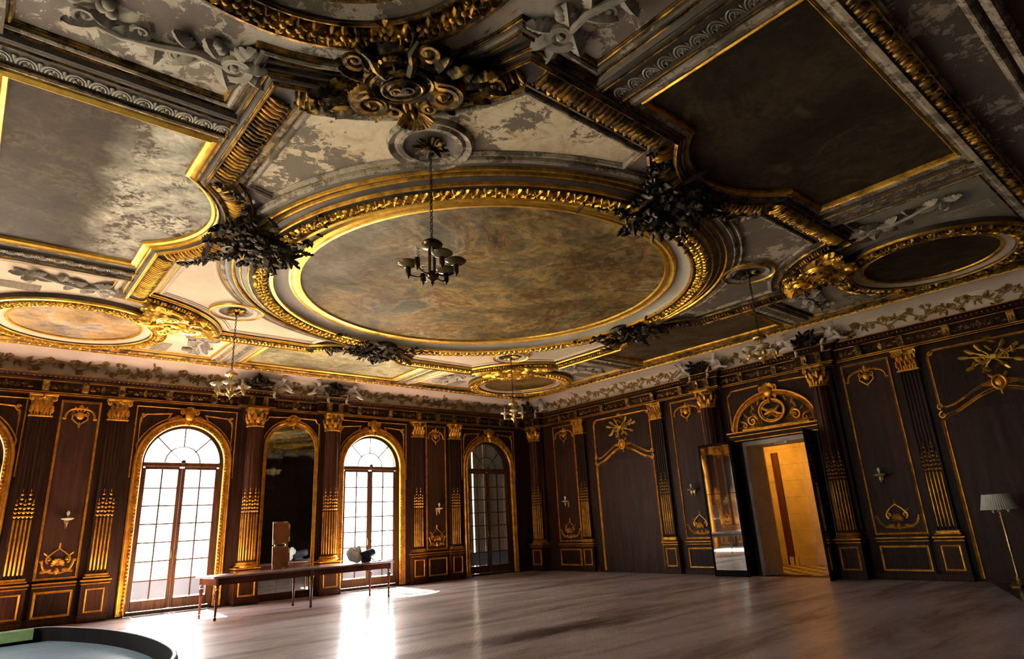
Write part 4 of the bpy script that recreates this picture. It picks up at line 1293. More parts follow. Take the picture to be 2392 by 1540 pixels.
def make_column():
    root = empty('engaged_column')
    pedestal(root, 0.60, 0.40)
    mb = MB(); mb.box((0, -0.06, 3.05), (0.60, 0.12, 4.06)); mb.build('backing', WOOD, root, False)
    Mc = Matrix.Translation((0, -0.22, 0))
    mb = MB()
    mb.lathe([(0.20, 0.905), (0.285, 0.91), (0.30, 0.935), (0.285, 0.96), (0.25, 0.975), (0.24, 0.99), (0.255, 1.0), (0.265, 1.015), (0.255, 1.03), (0.225, 1.04), (0.2, 1.06)], 28, Mc)
    mb.build('base', GOLDW, root)
    def fl(a_):
        return 1.0 - 0.09 * max(0.0, cos(9 * a_)) ** 0.5
    mb = MB()
    mb.lathe([(0.212, 1.04), (0.213, 2.2), (0.208, 3.4), (0.196, 4.58)], 108, Mc, fl)
    mb.build('shaft', WOODR, root, True, 50)
    for i in range(9):
        a_ = -pi / 2 + (i - 4) * 2 * pi / 18 * 2 / 2
        a_ = -pi / 2 + (i - 4) * 2 * pi / 18
        M_ = Mc @ Matrix.Rotation(a_ + pi / 2, 4, 'Z') @ Matrix.Translation((0, -0.203, 0))
        link('cable', CABLE, root, M_ @ Matrix.Translation((0, 0, 1.08)))
        link('husk', HUSK[0.58 if i % 2 else 0.36], root, M_ @ Matrix.Translation((0, 0, 2.28)))
    co = link('capital', CAPR[0], root, Matrix.Translation((0, -0.22, 4.565)))
    link('acanthus', CAPR[1], co)
    return root

PIL = make_pilaster()
PW = [(-15.35, 'flat gilded pilaster at the far left, right of the cut-off window'), (-13.80, 'flat gilded pilaster just left of the large bright window'),
      (-5.10, 'flat gilded pilaster right of the second bright window'), (-3.62, 'flat gilded pilaster just left of the shuttered window')]
PD = [(-2.72, 'dim flat pilaster left of the arched wood panel near the corner'), (-6.10, 'flat gilded pilaster between arched wood panel and sconce panel'),
      (-13.35, 'dark flat pilaster left of the floor lamp')]
i = 0
for lst, on in ((PW, on_w), (PD, on_d)):
    for s_, lb in lst:
        o = PIL if i == 0 else copy_tree(PIL)
        i += 1
        o.matrix_basis = on(s_, 0, 0)
        tag(o, lb, 'pilaster', 'flat pilasters with gilded flutes')
COLM = make_column()
CL = [(on_w(-10.50, 0, 0), 'round engaged column between large window and tall mirror'), (on_w(-8.22, 0, 0), 'round engaged column between tall mirror and second window'),
      (on_d(-0.48, 0, 0), 'shadowed round column in the corner of the room'), (on_d(-8.06, 0, 0), 'dark round column behind the mirrored door leaf'), (on_d(-11.33, 0, 0), 'black round column right of the doorway')]
for i, (M_, lb) in enumerate(CL):
    o = COLM if i == 0 else copy_tree(COLM)
    o.matrix_basis = M_
    tag(o, lb, 'column', 'round engaged columns')

# ---- tall sconce panels
def make_panel(hw, name='wall_panel'):
    root = empty(name)
    mb = MB(); mb.box((0, -0.006, 3.0), (2 * hw - 0.02, 0.012, 4.0)); mb.build('field', WOODP, root, False)
    mb = MB(); frame(mb, rectp(-hw, 0.98, hw, 4.98), 0.05, 0.035, 0.0, True, DBL)
    mb.build('frame', GOLDW, root, False)
    # arched moulding under the top, with pendant shield
    z0 = 4.62
    a_ = hw - 0.09
    pts = [(-hw + 0.04, z0 - 0.05), (-a_, z0 - 0.05), (-a_, z0)] + [(-a_ * cos(t) * (0.98 - 0.0 * sin(t)), z0 + 0.20 * sin(t) ** 0.8) for t in [pi * j / 14 for j in range(1, 14)]] + [(a_, z0), (a_, z0 - 0.05), (hw - 0.04, z0 - 0.05)]
    mb = MB(); frame(mb, pts, 0.05, 0.04, 0.0, False)
    pts = [(-hw + 0.04, 1.36), (-a_, 1.36), (-a_ * 0.97, 1.30)] + [(-a_ * cos(t) * 0.92, 1.30 - 0.20 * sin(t) ** 0.7) for t in [pi * j / 14 for j in range(1, 14)]] + [(a_ * 0.97, 1.30), (a_, 1.36), (hw - 0.04, 1.36)]
    frame(mb, pts, 0.045, 0.035, 0.0, False)
    mb.build('arched_moulding', GOLDW, root, False)
    mb = MB()
    mb.ell((0, -0.02, z0 + 0.03), (0.085, 0.05, 0.10), None, 10, 7)
    for sg in (-1, 1):
        mb.scroll(sg * 0.12, z0 + 0.06, 0.06, pi / 2, 1.2, -sg, 0.018, 0.03, n=12)
        mb.tube([(sg * 0.15, -0.03, z0 + 0.04), (sg * 0.16, -0.035, z0 - 0.06), (sg * 0.08, -0.03, z0 - 0.13), (0, -0.03, z0 - 0.2)], [0.014, 0.02, 0.018, 0.01], 5)
        mb.leaf(sg * 0.05, z0 + 0.13, pi / 2 - sg * 0.6, 0.14, 0.04, 0.025, 0.03, 3, nt=5)
    mb.leaf(0, z0 - 0.12, -pi / 2, 0.16, 0.035, 0.02, 0.02, 3, nt=5)
    mb.leaf(0, z0 + 0.14, pi / 2, 0.16, 0.06, 0.03, 0.03, 5, nt=6)
    mb.build('top_cartouche', GOLDW, root)
    mb = MB()
    mb.shell(0, 1.28, 0.13, radians(-20), radians(200), 9, 0.05)
    for sg in (-1, 1):
        mb.scroll(sg * 0.17, 1.38, 0.07, -pi / 2, 1.2, sg, 0.02, 0.03, n=12)
        mb.tube([(sg * 0.20, -0.03, 1.30), (sg * 0.22, -0.03, 1.42), (sg * 0.12, -0.035, 1.53), (0, -0.03, 1.62)], [0.016, 0.022, 0.02, 0.012], 5)
        mb.leaf(sg * 0.10, 1.17, (-0.25 if sg > 0 else pi + 0.25) , 0.22, 0.05, 0.03, 0.02, 4, nt=6)
        mb.leaf(sg * 0.19, 1.46, 0.7 if sg > 0 else pi - 0.7, 0.12, 0.03, 0.02, 0.02, 3, nt=5)
    mb.leaf(0, 1.2, -pi / 2, 0.14, 0.06, 0.03, 0.03, 4, nt=5)
    mb.leaf(0, 1.6, pi / 2, 0.15, 0.03, 0.02, 0.02, 3, nt=5)
    mb.build('bottom_cartouche', GOLDW, root)
    mb = MB(); mb.box((0, -0.03, 0.47), (2 * hw + 0.02, 0.06, 0.70)); mb.build('dado', WOOD, root, False)
    mb = MB(); frame(mb, rectp(-hw + 0.05, 0.20, hw - 0.05, 0.70), 0.05, 0.028, 0.06, True, DBL); mb.build('dado_frame', GOLDW, root, False)
    mb = MB()
    mb.box((0, -0.05, 0.885), (2 * hw + 0.06, 0.11, 0.035), None, 0.012)
    mb.box((0, -0.04, 0.815), (2 * hw + 0.04, 0.09, 0.022), None, 0.008)
    mb.build('dado_cap', GOLDW, root, False)
    mb = MB(); mb.box((0, -0.035, 0.85), (2 * hw + 0.02, 0.08, 0.09)); mb.build('dado_rail', WOOD, root, False)
    return root
PA = make_panel(0.385); PB = make_panel(0.53)
first = {}
for src, M_, lb in [(PA, on_w(-14.575, 0, 0), 'tall gilt-framed panel with sconce left of the large window'), (PA, on_w(-4.36, 0, 0), 'tall narrow sconce panel between second and shuttered windows'),
                    (PB, on_d(-1.86, 0, 0), 'dim tall sconce panel next to the corner column'), (PB, on_d(-7.17, 0, 0), 'tall gilt-framed sconce panel left of the mirrored door'), (PB, on_d(-12.40, 0, 0), 'dark tall sconce panel right of the doorway')]:
    o = src if src.name not in first else copy_tree(src)
    first[src.name] = 1
    o.matrix_basis = M_
    tag(o, lb, 'wall panel', 'tall panels carrying sconces')

# ---- arched wide panels with trophy
def make_wide():
    root = empty('arched_panel')
    hw = 1.2
    mb = MB(); mb.box((0, -0.008, 1.75), (2 * hw - 0.04, 0.016, 3.5)); mb.build('field', WOODP, root, False)
    mb = MB(); mb.box((0, -0.008, 4.35), (2 * hw - 0.04, 0.016, 1.15)); mb.build('over_panel', WOOD, root, False)
    n = 16
    def crest(off):
        return [(-hw + 0.12 + (2 * hw - 0.24) * i / n, 3.45 + off + 0.42 * sin(pi * i / n) ** 1.6) for i in range(n + 1)]
    mb = MB()
    frame(mb, [(-hw, 0.05), (-hw, 3.30), (-hw + 0.02, 3.38), (-hw + 0.1, 3.42)] + crest(0) + [(hw - 0.1, 3.42), (hw - 0.02, 3.38), (hw, 3.30), (hw, 0.05)], 0.075, 0.05, 0.0, False, DBL)
    mb.build('arched_moulding', GOLDW, root, False)
    mb = MB()
    frame(mb, crest(0.17)[::-1] + [(-hw, 3.68), (-hw, 4.75), (-hw + 0.03, 4.86), (-hw + 0.14, 4.93), (hw - 0.14, 4.93), (hw - 0.03, 4.86), (hw, 4.75), (hw, 3.68)], 0.055, 0.04, 0.0, True, DBL)
    mb.build('over_frame', GOLDW, root, False)
    for sg in (-1, 1):
        mb = MB()
        mb.scroll(sg * (hw - 0.03), 3.46, 0.08, pi / 2, 1.2, -sg, 0.026, 0.04, n=12)
        mb.scroll(sg * (hw - 0.02), 3.66, 0.07, -pi / 2, 1.2, sg, 0.024, 0.04, n=12)
        mb.leaf(sg * (hw), 3.4, -pi / 2, 0.22, 0.04, 0.03, 0.02, 4, nt=6)
        mb.build('corner_scroll', GOLDW, root)
        mb = MB(); mb.scroll(sg * (hw - 0.06), 4.88, 0.06, 0, 1.2, sg, 0.02, 0.03, n=10); mb.build('corner_scroll', GOLDW, root)
    mb = MB()
    mb.tube([(0.12 * cos(t), -0.06, 3.98 + 0.14 * sin(t)) for t in [2 * pi * i / 18 for i in range(18)]], 0.03, 6, True)
    mb.ell((0, -0.05, 3.98), (0.09, 0.05, 0.11), None, 10, 6)
    for sg in (-1, 1):
        mb.leaf(sg * 0.1, 3.96, 0.1 if sg > 0 else pi - 0.1, 0.25, 0.06, 0.04, 0.04, 4, nt=6)
        mb.leaf(sg * 0.07, 4.08, 0.8 if sg > 0 else pi - 0.8, 0.15, 0.05, 0.03, 0.04, 4, nt=6)
    mb.leaf(0, 3.87, -pi / 2, 0.16, 0.05, 0.03, 0.03, 4, nt=6)
    mb.build('crest', GOLDW, root)
    mb = MB()
    rr = random.Random(3)
    for a_, L_ in ((0.25, 0.62), (0.5, 0.5), (2.9, 0.6), (2.55, 0.5), (-0.35, 0.48), (3.55, 0.52), (1.0, 0.4), (2.15, 0.4), (-0.9, 0.3), (4.1, 0.3)):
        ex, ez = L_ * cos(a_), 0.75 * L_ * sin(a_)
        mb.tube([(0, -0.05, 4.52), (ex * 0.6, -0.06, 4.52 + ez * 0.6), (ex, -0.04, 4.52 + ez)], [0.02, 0.018, 0.012], 5)
        mb.leaf(ex * 0.75, 4.52 + ez * 0.75, a_, 0.2, 0.06, 0.03, 0.05, 4, nt=6)
    for i in range(16):
        x, z = rr.gauss(0, 0.2), 4.53 + rr.gauss(0, 0.13)
        mb.leaf(x, z, rr.uniform(0, 2 * pi), 0.16, 0.05, 0.04, 0.05, 3, M=Matrix.Translation((0, -0.03, 0)), nt=5)
    mb.box((0.02, -0.07, 4.53), (0.13, 0.06, 0.12), None, 0.02)
    mb.scroll(-0.22, 4.5, 0.08, 0, 1.2, 1, 0.02, 0.06, n=12); mb.scroll(0.22, 4.5, 0.08, pi, 1.2, -1, 0.02, 0.06, n=12)
    mb.build('trophy', GOLD, root)
    return root
WD = make_wide()
WD.matrix_basis = on_d(-4.58, 0, 0)
tag(WD, 'brown arched wood panel with gilt trophy, left of the doorway', 'wall panel', 'wide arched panels with trophies')
o = copy_tree(WD); o.matrix_basis = on_d(-14.97, 0, 0)
tag(o, 'dark arched wood panel with gilt trophy, behind the floor lamp', 'wall panel', 'wide arched panels with trophies')

# ---- keystone cartouche used over windows, mirror and doorway
def keystone(mb, z, s=1.0):
    mb.ell((0, -0.10, z), (0.11 * s, 0.07 * s, 0.13 * s), None, 10, 7)
    mb.shell(0, z + 0.05 * s, 0.17 * s, radians(15), radians(165), 7, 0.08)
    for sg in (-1, 1):
        mb.scroll(sg * 0.15 * s, z + 0.08 * s, 0.07 * s, pi / 2, 1.25, -sg, 0.025 * s, 0.09, n=12)
        mb.scroll(sg * 0.12 * s, z - 0.10 * s, 0.05 * s, -pi / 2, 1.2, sg, 0.02 * s, 0.08, n=12)
        mb.leaf(sg * 0.16 * s, z - 0.02 * s, (-0.35 if sg > 0 else pi + 0.35), 0.34 * s, 0.07 * s, 0.05, 0.04, 5, nt=7)
    mb.leaf(0, z - 0.1 * s, -pi / 2, 0.16 * s, 0.06 * s, 0.05, 0.05, 4, M=Matrix.Translation((0, -0.07, 0)), nt=6)

# ---- windows: French doors under a fanlight
def archpath(hw, z0, n=28):
    return [(-hw, z0)] + [(-hw, z0 + (SPR - z0) * i / 6) for i in range(1, 6)] + [(x, z) for x, z in arc(0, SPR, hw, pi, 0, n)] + [(hw, z0 + (SPR - z0) * i / 6) for i in range(5, 0, -1)] + [(hw, z0)]
ROWS = [0.34, 0.76, 1.20, 1.64, 2.08, 2.52, 2.96, 3.42]
YF = 0.16      # window joinery sits inside the reveal
def pane_mesh(w_, h_, mat):
    mb = MB(); mb.box((0, 0, 0), (w_, 0.006, h_)); return mb.mesh('pane', mat, False)
m = bpy.data.materials.new('blue_grey_glass'); m.use_nodes = True
nt = m.node_tree
bs = nt.nodes['Principled BSDF']
bs.inputs['Base Color'].default_value = (0.20, 0.25, 0.34, 1)  # bottom panes: opaque blue-grey with slight translucency
bs.inputs['Roughness'].default_value = 0.35
trl = N(nt, 'BsdfTranslucent'); trl.inputs[0].default_value = (0.012, 0.015, 0.020, 1)
ad = N(nt, 'AddShader')
nt.links.new(bs.outputs[0], ad.inputs[0]); nt.links.new(trl.outputs[0], ad.inputs[1])
nt.links.new(ad.outputs[0], nt.nodes['Material Output'].inputs[0])
BLUEPANE = m
m = bpy.data.materials.new('added_diffuser'); m.use_nodes = True  # added scatterer of sunlight behind the shutters
nt = m.node_tree
nt.nodes.remove(nt.nodes['Principled BSDF'])
trl = N(nt, 'BsdfTranslucent'); trl.inputs[0].default_value = (0.10, 0.095, 0.085, 1)
nt.links.new(trl.outputs[0], nt.nodes['Material Output'].inputs[0])
DIFFUSER = m
PANES = {}
def make_window(nm, shutter=False, low=True):
    root = tag(empty(nm), kind='structure')
    mb = MB()
    mb.sweep(archpath(1.07, 0.03), prof(0.20, 0.075, 0.0, DBL), False, w3)
    mb.build('architrave', GOLDW, root, True, 35)
    mb = MB()
    pth = archpath(1.02, 0.05, 40)
    for (x, z, hd) in along(pth, 0.085, False):
        c_, s_ = cos(hd), sin(hd)
        mb.ell((x, -0.05, z), (0.03, 0.028, 0.03), None, 6, 4)
        mb.leaf(x, z, hd + 0.6, 0.07, 0.02, 0.03, 0.02, 2, M=Matrix.Translation((0, -0.025, 0)), nt=3)
    tag(mb.build('carved_band', GOLDW, root), kind='stuff')
    mb = MB(); keystone(mb, 4.80, 1.05); mb.build('keystone', GOLDW, root)
    mb = MB()
    frame(mb, [(-1.22, 3.2), (-1.22, 4.99), (1.22, 4.99), (1.22, 3.2)], 0.03, 0.02, 0.0, False)
    for sg in (-1, 1):
        rr_ = 1.22
        pts = [(sg * 1.12, 3.75), (sg * 1.12, 4.66), (sg * 1.05, 4.72), (sg * 1.0, 4.79), (sg * 0.42, 4.84)]
        pts += [(sg * rr_ * cos(t), SPR + rr_ * sin(t)) for t in [radians(a_) for a_ in range(66, 20, -5)]]
        frame(mb, pts, 0.035, 0.025, 0.0, True)
        mb.scroll(sg * 1.07, 4.78, 0.05, 0, 1.2, sg, 0.018, 0.03, n=10)
        mb.leaf(sg * 1.1, 4.72, -pi / 2, 0.16, 0.03, 0.02, 0.02, 3, nt=5)
    mb.build('spandrel_frame', GOLDW, root, False)
    # joinery
    mb = MB()
    T = Matrix.Translation((0, YF, 0))
    fr_ = [(-0.02, -0.05), (-0.02, 0.05), (0.06, 0.05), (0.06, -0.05), (-0.02, -0.05)]
    mb.sweep(archpath(0.965, 0.0), [(a_, b_ - YF) for a_, b_ in fr_], False, w3)
    mb.box((0, YF - 0.02, 3.545), (1.9, 0.13, 0.11), None, 0.012)
    mb.ell((0, YF - 0.09, 3.61), (0.06, 0.04, 0.06), None, 10, 6)
    mb.box((0, YF, 0.04), (1.9, 0.12, 0.08))
    mb.build('frame', DOORW, root, False)
    # fanlight bars
    mb = MB()
    for a_ in (45, 90, 135):
        t = radians(a_)
        r0 = 0.42 if a_ != 90 else 0.42
        mb.tube([(r0 * cos(t), YF, SPR + 0.02 + r0 * sin(t)), (0.92 * cos(t), YF, SPR + 0.02 + 0.92 * sin(t))], 0.018, 4)
    mb.tube([(0.42 * cos(t), YF, SPR + 0.02 + 0.42 * sin(t)) for t in [pi * i / 20 for i in range(21)]], 0.018, 4)
    for a_ in (45, 135):
        t = radians(a_)
        mb.tube([(0.05 * cos(t), YF, SPR + 0.02 + 0.05 * sin(t)), (0.42 * cos(t), YF, SPR + 0.02 + 0.42 * sin(t))], 0.011, 4)
    mb.build('fanlight_bars', DOORW, root, False)
    for a0, a1 in ((0, 45), (45, 90), (90, 135), (135, 180)):
        pts = [(0.42 * cos(radians(t)), SPR + 0.02 + 0.42 * sin(radians(t))) for t in [a0 + (a1 - a0) * i / 6 for i in range(7)]]
        pts += [(0.91 * cos(radians(t)), SPR + 0.02 + 0.91 * sin(radians(t))) for t in [a1 - (a1 - a0) * i / 8 for i in range(9)]]
        mb = MB(); mb.poly([(x, YF, z) for x, z in pts], (0, 0.005, 0)); mb.build('pane', GLASS, root, False)
    pts = [(0.42 * cos(radians(t)), SPR + 0.02 + 0.42 * sin(radians(t))) for t in range(0, 181, 10)]
    mb = MB(); mb.poly([(x, YF, z) for x, z in pts], (0, 0.005, 0)); mb.build('pane', GLASS, root, False)
    # two leaves
    for sg in (-1, 1):
        mb = MB()
        for x in (0.045, 0.87):
            mb.box((sg * x, YF, 1.78), (0.085, 0.055, 3.36), None, 0.008)
        mb.box((sg * 0.457, YF, 0.205), (0.80, 0.055, 0.23), None, 0.008)
        mb.box((sg * 0.457, YF, 3.46), (0.80, 0.055, 0.075), None, 0.008)
        lf_ = mb.build('door_leaf', DOORW, root, False)
        mb = MB()
        mb.box((sg * 0.457, YF, 1.88), (0.034, 0.03, 3.10))
        for z in ROWS[1:-1]:
            mb.box((sg * 0.457, YF, z), (0.74, 0.028, 0.032))
        mb.build('glazing_bars', DOORW, lf_, False)
        if low:
            mb = MB(); mb.tube([(sg * 0.06, YF - 0.04, 1.25), (sg * 0.06, YF - 0.06, 1.35), (sg * 0.06, YF - 0.04, 1.45)], 0.012, 6)
            mb.build('handle', BRASS, lf_)
        for r_, (za, zb) in enumerate(zip(ROWS, ROWS[1:])):
            for c_ in (0, 1):
                key = (round(zb - za, 3), r_ == 0)
                if key not in PANES:
                    PANES[key] = pane_mesh(0.36, zb - za - 0.016, BLUEPANE if r_ == 0 else GLASS)
                link('pane', PANES[key], lf_, Matrix.Translation((sg * (0.272 + 0.37 * c_), YF, (za + zb) / 2)))
    if shutter:
        mb = MB(); mb.poly([(x, YF + 0.26, z) for x, z in rectp(-0.97, 0.76, 0.97, 4.5)]); mb.build('added_diffuser', DIFFUSER, root, False)  # added sheet: scatters sunlight so the slit shines without a floor patch
        edges = [(-0.97, -0.52), (-0.455, -0.005), (0.005, 0.48), (0.485, 0.97)]
        for a_, b_ in edges:
            mb = MB()
            mb.box(((a_ + b_) / 2, YF + 0.22, 2.3), (b_ - a_, 0.03, 4.6))
            so = mb.build('shutter', SHUT, root, False)
            mb = MB()
            for z0, z1 in ((0.3, 1.4), (1.55, 3.3), (3.75, 4.4)):
                frame(mb, rectp(a_ + 0.07, z0, b_ - 0.07, z1), 0.04, 0.02, -(YF + 0.205))
            mb.build('shutter_panel', SHUT, so, False)
    return root
for i, x in enumerate(WINX):
    o = make_window('window_%d' % (i + 1), i == 3)
    o.matrix_basis = on_w(x, 0, 0)
for i, y in enumerate(ADDED_WINY):
    o = make_window('window_%d' % (i + 7))  # added window out of view, lets in light for the near ceiling
    o.matrix_basis = Matrix.Translation((XW, YD + y, 0)) @ Matrix.Rotation(pi / 2, 4, 'Z')
for i, x in enumerate((-12.2, -6.7)):       # dark twins on the rear wall, seen in the mirrors
    o = make_window('window_%d' % (i + 5), False)
    o.matrix_basis = Matrix.Translation((x, YD + 0.25, 0)) @ Matrix.Rotation(pi, 4, 'Z')

# ---- tall arched mirror between the columns
root = empty('wall_mirror', (-9.36, 0, 0), label='tall arched mirror in a gilt frame between two columns', cat='mirror')
def mpath(hw, z0, n=24):
    zs = 4.02
    return [(-hw, z0), (-hw, 2.0)] + arc(0, zs, hw, pi, 0, n) + [(hw, 2.0), (hw, z0)]
mb = MB(); mb.sweep(mpath(0.76, 0.12), prof(0.11, 0.06, 0.0, DBL), False, w3); mb.build('frame', GOLDW, root, True, 35)
mb = MB(); mb.box((0, -0.02, 0.09), (1.5, 0.06, 0.18)); mb.build('base_board', WOODR, root, False)
mb = MB(); keystone(mb, 4.82, 0.9); mb.build('crest', GOLDW, root)
mb = MB()
for sg in (-1, 1):
    pts = [(sg * 0.82, 4.1), (sg * 0.82, 4.80), (sg * 0.74, 4.84), (sg * 0.70, 4.93), (sg * 0.08, 4.95)]
    pts += [(sg * 0.86 * cos(radians(t)), 4.02 + 0.86 * sin(radians(t))) for t in range(75, 8, -6)]
    frame(mb, pts, 0.035, 0.03, 0.0, True)
mb.build('spandrel_frame', GOLDW, root, False)
zr = [0.18 + 0.548 * i for i in range(8)]
rr = random.Random(5)
for i in range(7):
    for x0, x1 in ((-0.705, -0.235), (-0.235, 0.235), (0.235, 0.705)):
        mb = MB(); mb.box((0, 0, 0), (x1 - x0 - 0.006, 0.008, 0.542))
        mb.build('pane', MIRROR, root, False).matrix_basis = Matrix.Translation(((x0 + x1) / 2, -0.012, zr[i] + 0.274)) @ Matrix.Rotation(rr.uniform(-.004, .004), 4, 'X') @ Matrix.Rotation(rr.uniform(-.004, .004), 4, 'Z')
pts = [(-0.705, 4.02)] + arc(0, 4.02, 0.705, pi, 0, 20)[1:-1] + [(0.705, 4.02)]
mb = MB(); mb.poly([(x, -0.012, z) for x, z in pts], (0, 0.006, 0)); mb.build('pane', MIRROR, root, False)

# ---- doorway: pediment, stone jambs, passage and two mirrored leaves
DC = (DY0 + DY1) / 2
dr = tag(empty('door_1', (0, DC, 0), -pi / 2), kind='structure')
mb = MB()
mb.box((0, -0.06, 3.62), (2.62, 0.12, 0.10)); mb.box((0, -0.10, 3.70), (2.72, 0.20, 0.07), None, 0.015); mb.box((0, -0.05, 3.54), (2.4, 0.10, 0.08))
mb.build('lintel', WOOD, dr, False)
mb = MB()
mb.box((0, -0.195, 3.745), (2.74, 0.03, 0.03)); mb.box((0, -0.125, 3.655), (2.64, 0.02, 0.02)); mb.box((0, -0.11, 3.53), (2.42, 0.03, 0.02))
mb.build('gilt_fillet', GOLDW, dr, False)
pp = [(1.16 * cos(t), 3.76 + 0.94 * sin(t)) for t in [pi * i / 30 for i in range(31)]][::-1]
mb = MB(); mb.sweep(pp, prof(0.17, 0.12, 0.0, DBL), False, w3); mb.build('pediment_arch', GOLDW, dr, True, 35)
mb = MB(); mb.poly([(x, -0.02, z) for x, z in pp], (0, 0.02, 0)); mb.build('tympanum', WOOD, dr, False)
mb = MB()
mb.tube([(0.36 * cos(t), -0.07, 4.22 + 0.30 * sin(t)) for t in [2 * pi * i / 30 for i in range(30)]], 0.035, 7, True)
mb.tube([(0.31 * cos(t), -0.05, 4.22 + 0.25 * sin(t)) for t in [2 * pi * i / 30 for i in range(30)]], 0.014, 5, True)
mb.build('medallion_frame', GOLDW, dr)
mb = MB()
rr = random.Random(9)
mb.tube([(-0.22, -0.06, 4.14), (-0.05, -0.09, 4.2), (0.10, -0.08, 4.22), (0.22, -0.06, 4.32)], [0.03, 0.07, 0.065, 0.03], 8)
mb.ell((-0.22, -0.08, 4.30), (0.045, 0.045, 0.05), None, 8, 6)
mb.tube([(-0.08, -0.08, 4.2), (-0.16, -0.09, 4.26), (-0.22, -0.08, 4.28)], [0.06, 0.04, 0.03], 7)
mb.tube([(0.08, -0.08, 4.2), (0.16, -0.07, 4.12), (0.27, -0.05, 4.10)], [0.05, 0.04, 0.02], 7)
for i in range(12):
    mb.leaf(rr.uniform(-.22, .22), 4.06 + rr.uniform(0, .1), rr.uniform(0, 2 * pi), 0.11, 0.035, 0.03, 0.04, 3, M=Matrix.Translation((0, -0.03, 0)), nt=5)
mb.build('relief_figure', GOLDW, dr)
mb = MB()
for sg in (-1, 1):
    mb.scroll(sg * 0.62, 4.02, 0.13, pi / 2, 1.3, -sg, 0.035, 0.04, n=18, tail=0.1)
    mb.scroll(sg * 0.86, 3.92, 0.08, pi / 2, 1.2, sg, 0.025, 0.035, n=12)
    mb.leaf(sg * 0.5, 3.86, 0.0 if sg > 0 else pi, 0.5, 0.06, 0.03, 0.02, 6)
    mb.leaf(sg * 0.45, 4.02, 1.0 if sg > 0 else pi - 1.0, 0.26, 0.07, 0.03, 0.04, 5)
    for j in range(5):
        mb.tube([(sg * (0.40 + 0.05 * j), -0.03, 3.84), (sg * (0.36 + 0.05 * j), -0.03, 4.02)], 0.008, 4)
    mb.scroll(sg * 1.22, 3.86, 0.07, pi / 2, 1.2, -sg, 0.022, 0.04, n=12)
mb.box((0, -0.05, 3.80), (1.9, 0.06, 0.06), None, 0.012)
for sg in (-1, 1):
    for j in range(9):
        mb.tube([(sg * (0.30 + 0.05 * j), -0.025, 3.83), (sg * (0.42 + 0.045 * j), -0.025, 4.10 - 0.018 * j)], 0.007, 4)
    for x_, z_, g_ in ((0.74, 4.12, 0.9), (0.80, 4.02, 0.2), (0.52, 4.30, 1.2), (0.95, 3.86, 0.3), (0.66, 4.2, 2.0), (0.42, 4.42, 1.9)):
        mb.leaf(sg * x_, z_, g_ if sg > 0 else pi - g_, 0.2, 0.05, 0.03, 0.04, 4, nt=8)
mb.build('carving', GOLDW, dr)
mb = MB(); keystone(mb, 4.72, 1.2); mb.build('keystone', GOLDW, dr)
mb = MB()
for sg in (-1, 1):
    frame(mb, [(sg * 1.28, 3.85), (sg * 1.28, 4.80), (sg * 1.20, 4.86), (sg * 1.14, 4.94), (sg * 0.30, 4.97)], 0.045, 0.03, 0.0, False, DBL)
mb.build('spandrel_frame', GOLDW, dr, False)
# stone lining
mb = MB()
dw = (DY1 - DY0) / 2
mb.box((-dw + 0.02, 0.45, DH / 2), (0.10, 0.92, DH)); mb.box((dw - 0.02, 0.45, DH / 2), (0.10, 0.92, DH)); mb.box((0, 0.45, DH - 0.03), (2 * dw, 0.92, 0.12))
mb.build('stone_jamb', JAMB, dr, False)
mb = MB(); mb.box((0.02, 0.03, DH - 0.12), (0.32, 0.06, 0.05), None, 0.01); mb.box((0.2, 0.0, DH - 0.11), (0.07, 0.07, 0.09), None, 0.01)
mb.tube([(-0.16, 0.0, DH - 0.1), (-0.24, -0.05, DH - 0.13), (-0.26, -0.03, DH - 0.2)], 0.008, 5)
mb.build('door_closer', CHROME, dr, False)
def mirror_leaf(nm, hinge, ang, wd, rows, mats, label):
    """double-sided mirrored door leaf; local x runs from the hinge"""
    r_ = tag(empty(nm, hinge, ang), label=label, cat='door', group='mirrored door leaves')
    mb = MB()
    mb.box((0.03, 0, 1.76), (0.06, 0.05, 3.50)); mb.box((wd - 0.03, 0, 1.76), (0.06, 0.05, 3.50))
    mb.box((wd / 2, 0, 0.08), (wd, 0.05, 0.15)); mb.box((wd / 2, 0, 3.48), (wd, 0.05, 0.06))
    mb.box((wd / 2, 0, 1.75), (wd - 0.06, 0.02, 3.4))
    mb.build('leaf_frame', RAILB, r_, False)
    for s_ in (-1, 1):
        for (z0, z1), mt in zip(rows, mats):
            mb = MB(); mb.box((wd / 2, s_ * 0.016, (z0 + z1) / 2), (wd - 0.11, 0.008, z1 - z0 - 0.012)); mb.build('pane', mt, r_, False)
    mb = MB(); mb.lathe([(0.012, 0), (0.03, 0.01), (0.03, 0.03), (0.0, 0.045)], 10, Matrix.Translation((wd - 0.09, -0.03, 1.1)) @ Matrix.Rotation(pi / 2, 4, 'X')); mb.build('knob', BRASS, r_)
    return r_
ROWM = [(0.16, 1.06), (1.06, 2.14), (2.14, 3.16), (3.16, 3.45)]
mirror_leaf('mirror_door', (-0.50, DY1 + 0.10, 0.0), radians(90.5), 1.02, ROWM, [MIRROR] * 4, 'mirrored door leaf folded back against the wall left of the doorway')
mirror_leaf('mirror_door', (-0.06, DY0 - 0.02, 0.0), radians(186), 0.86, ROWM, [MIRROR] * 4, 'dark door leaf standing open at the right of the doorway')

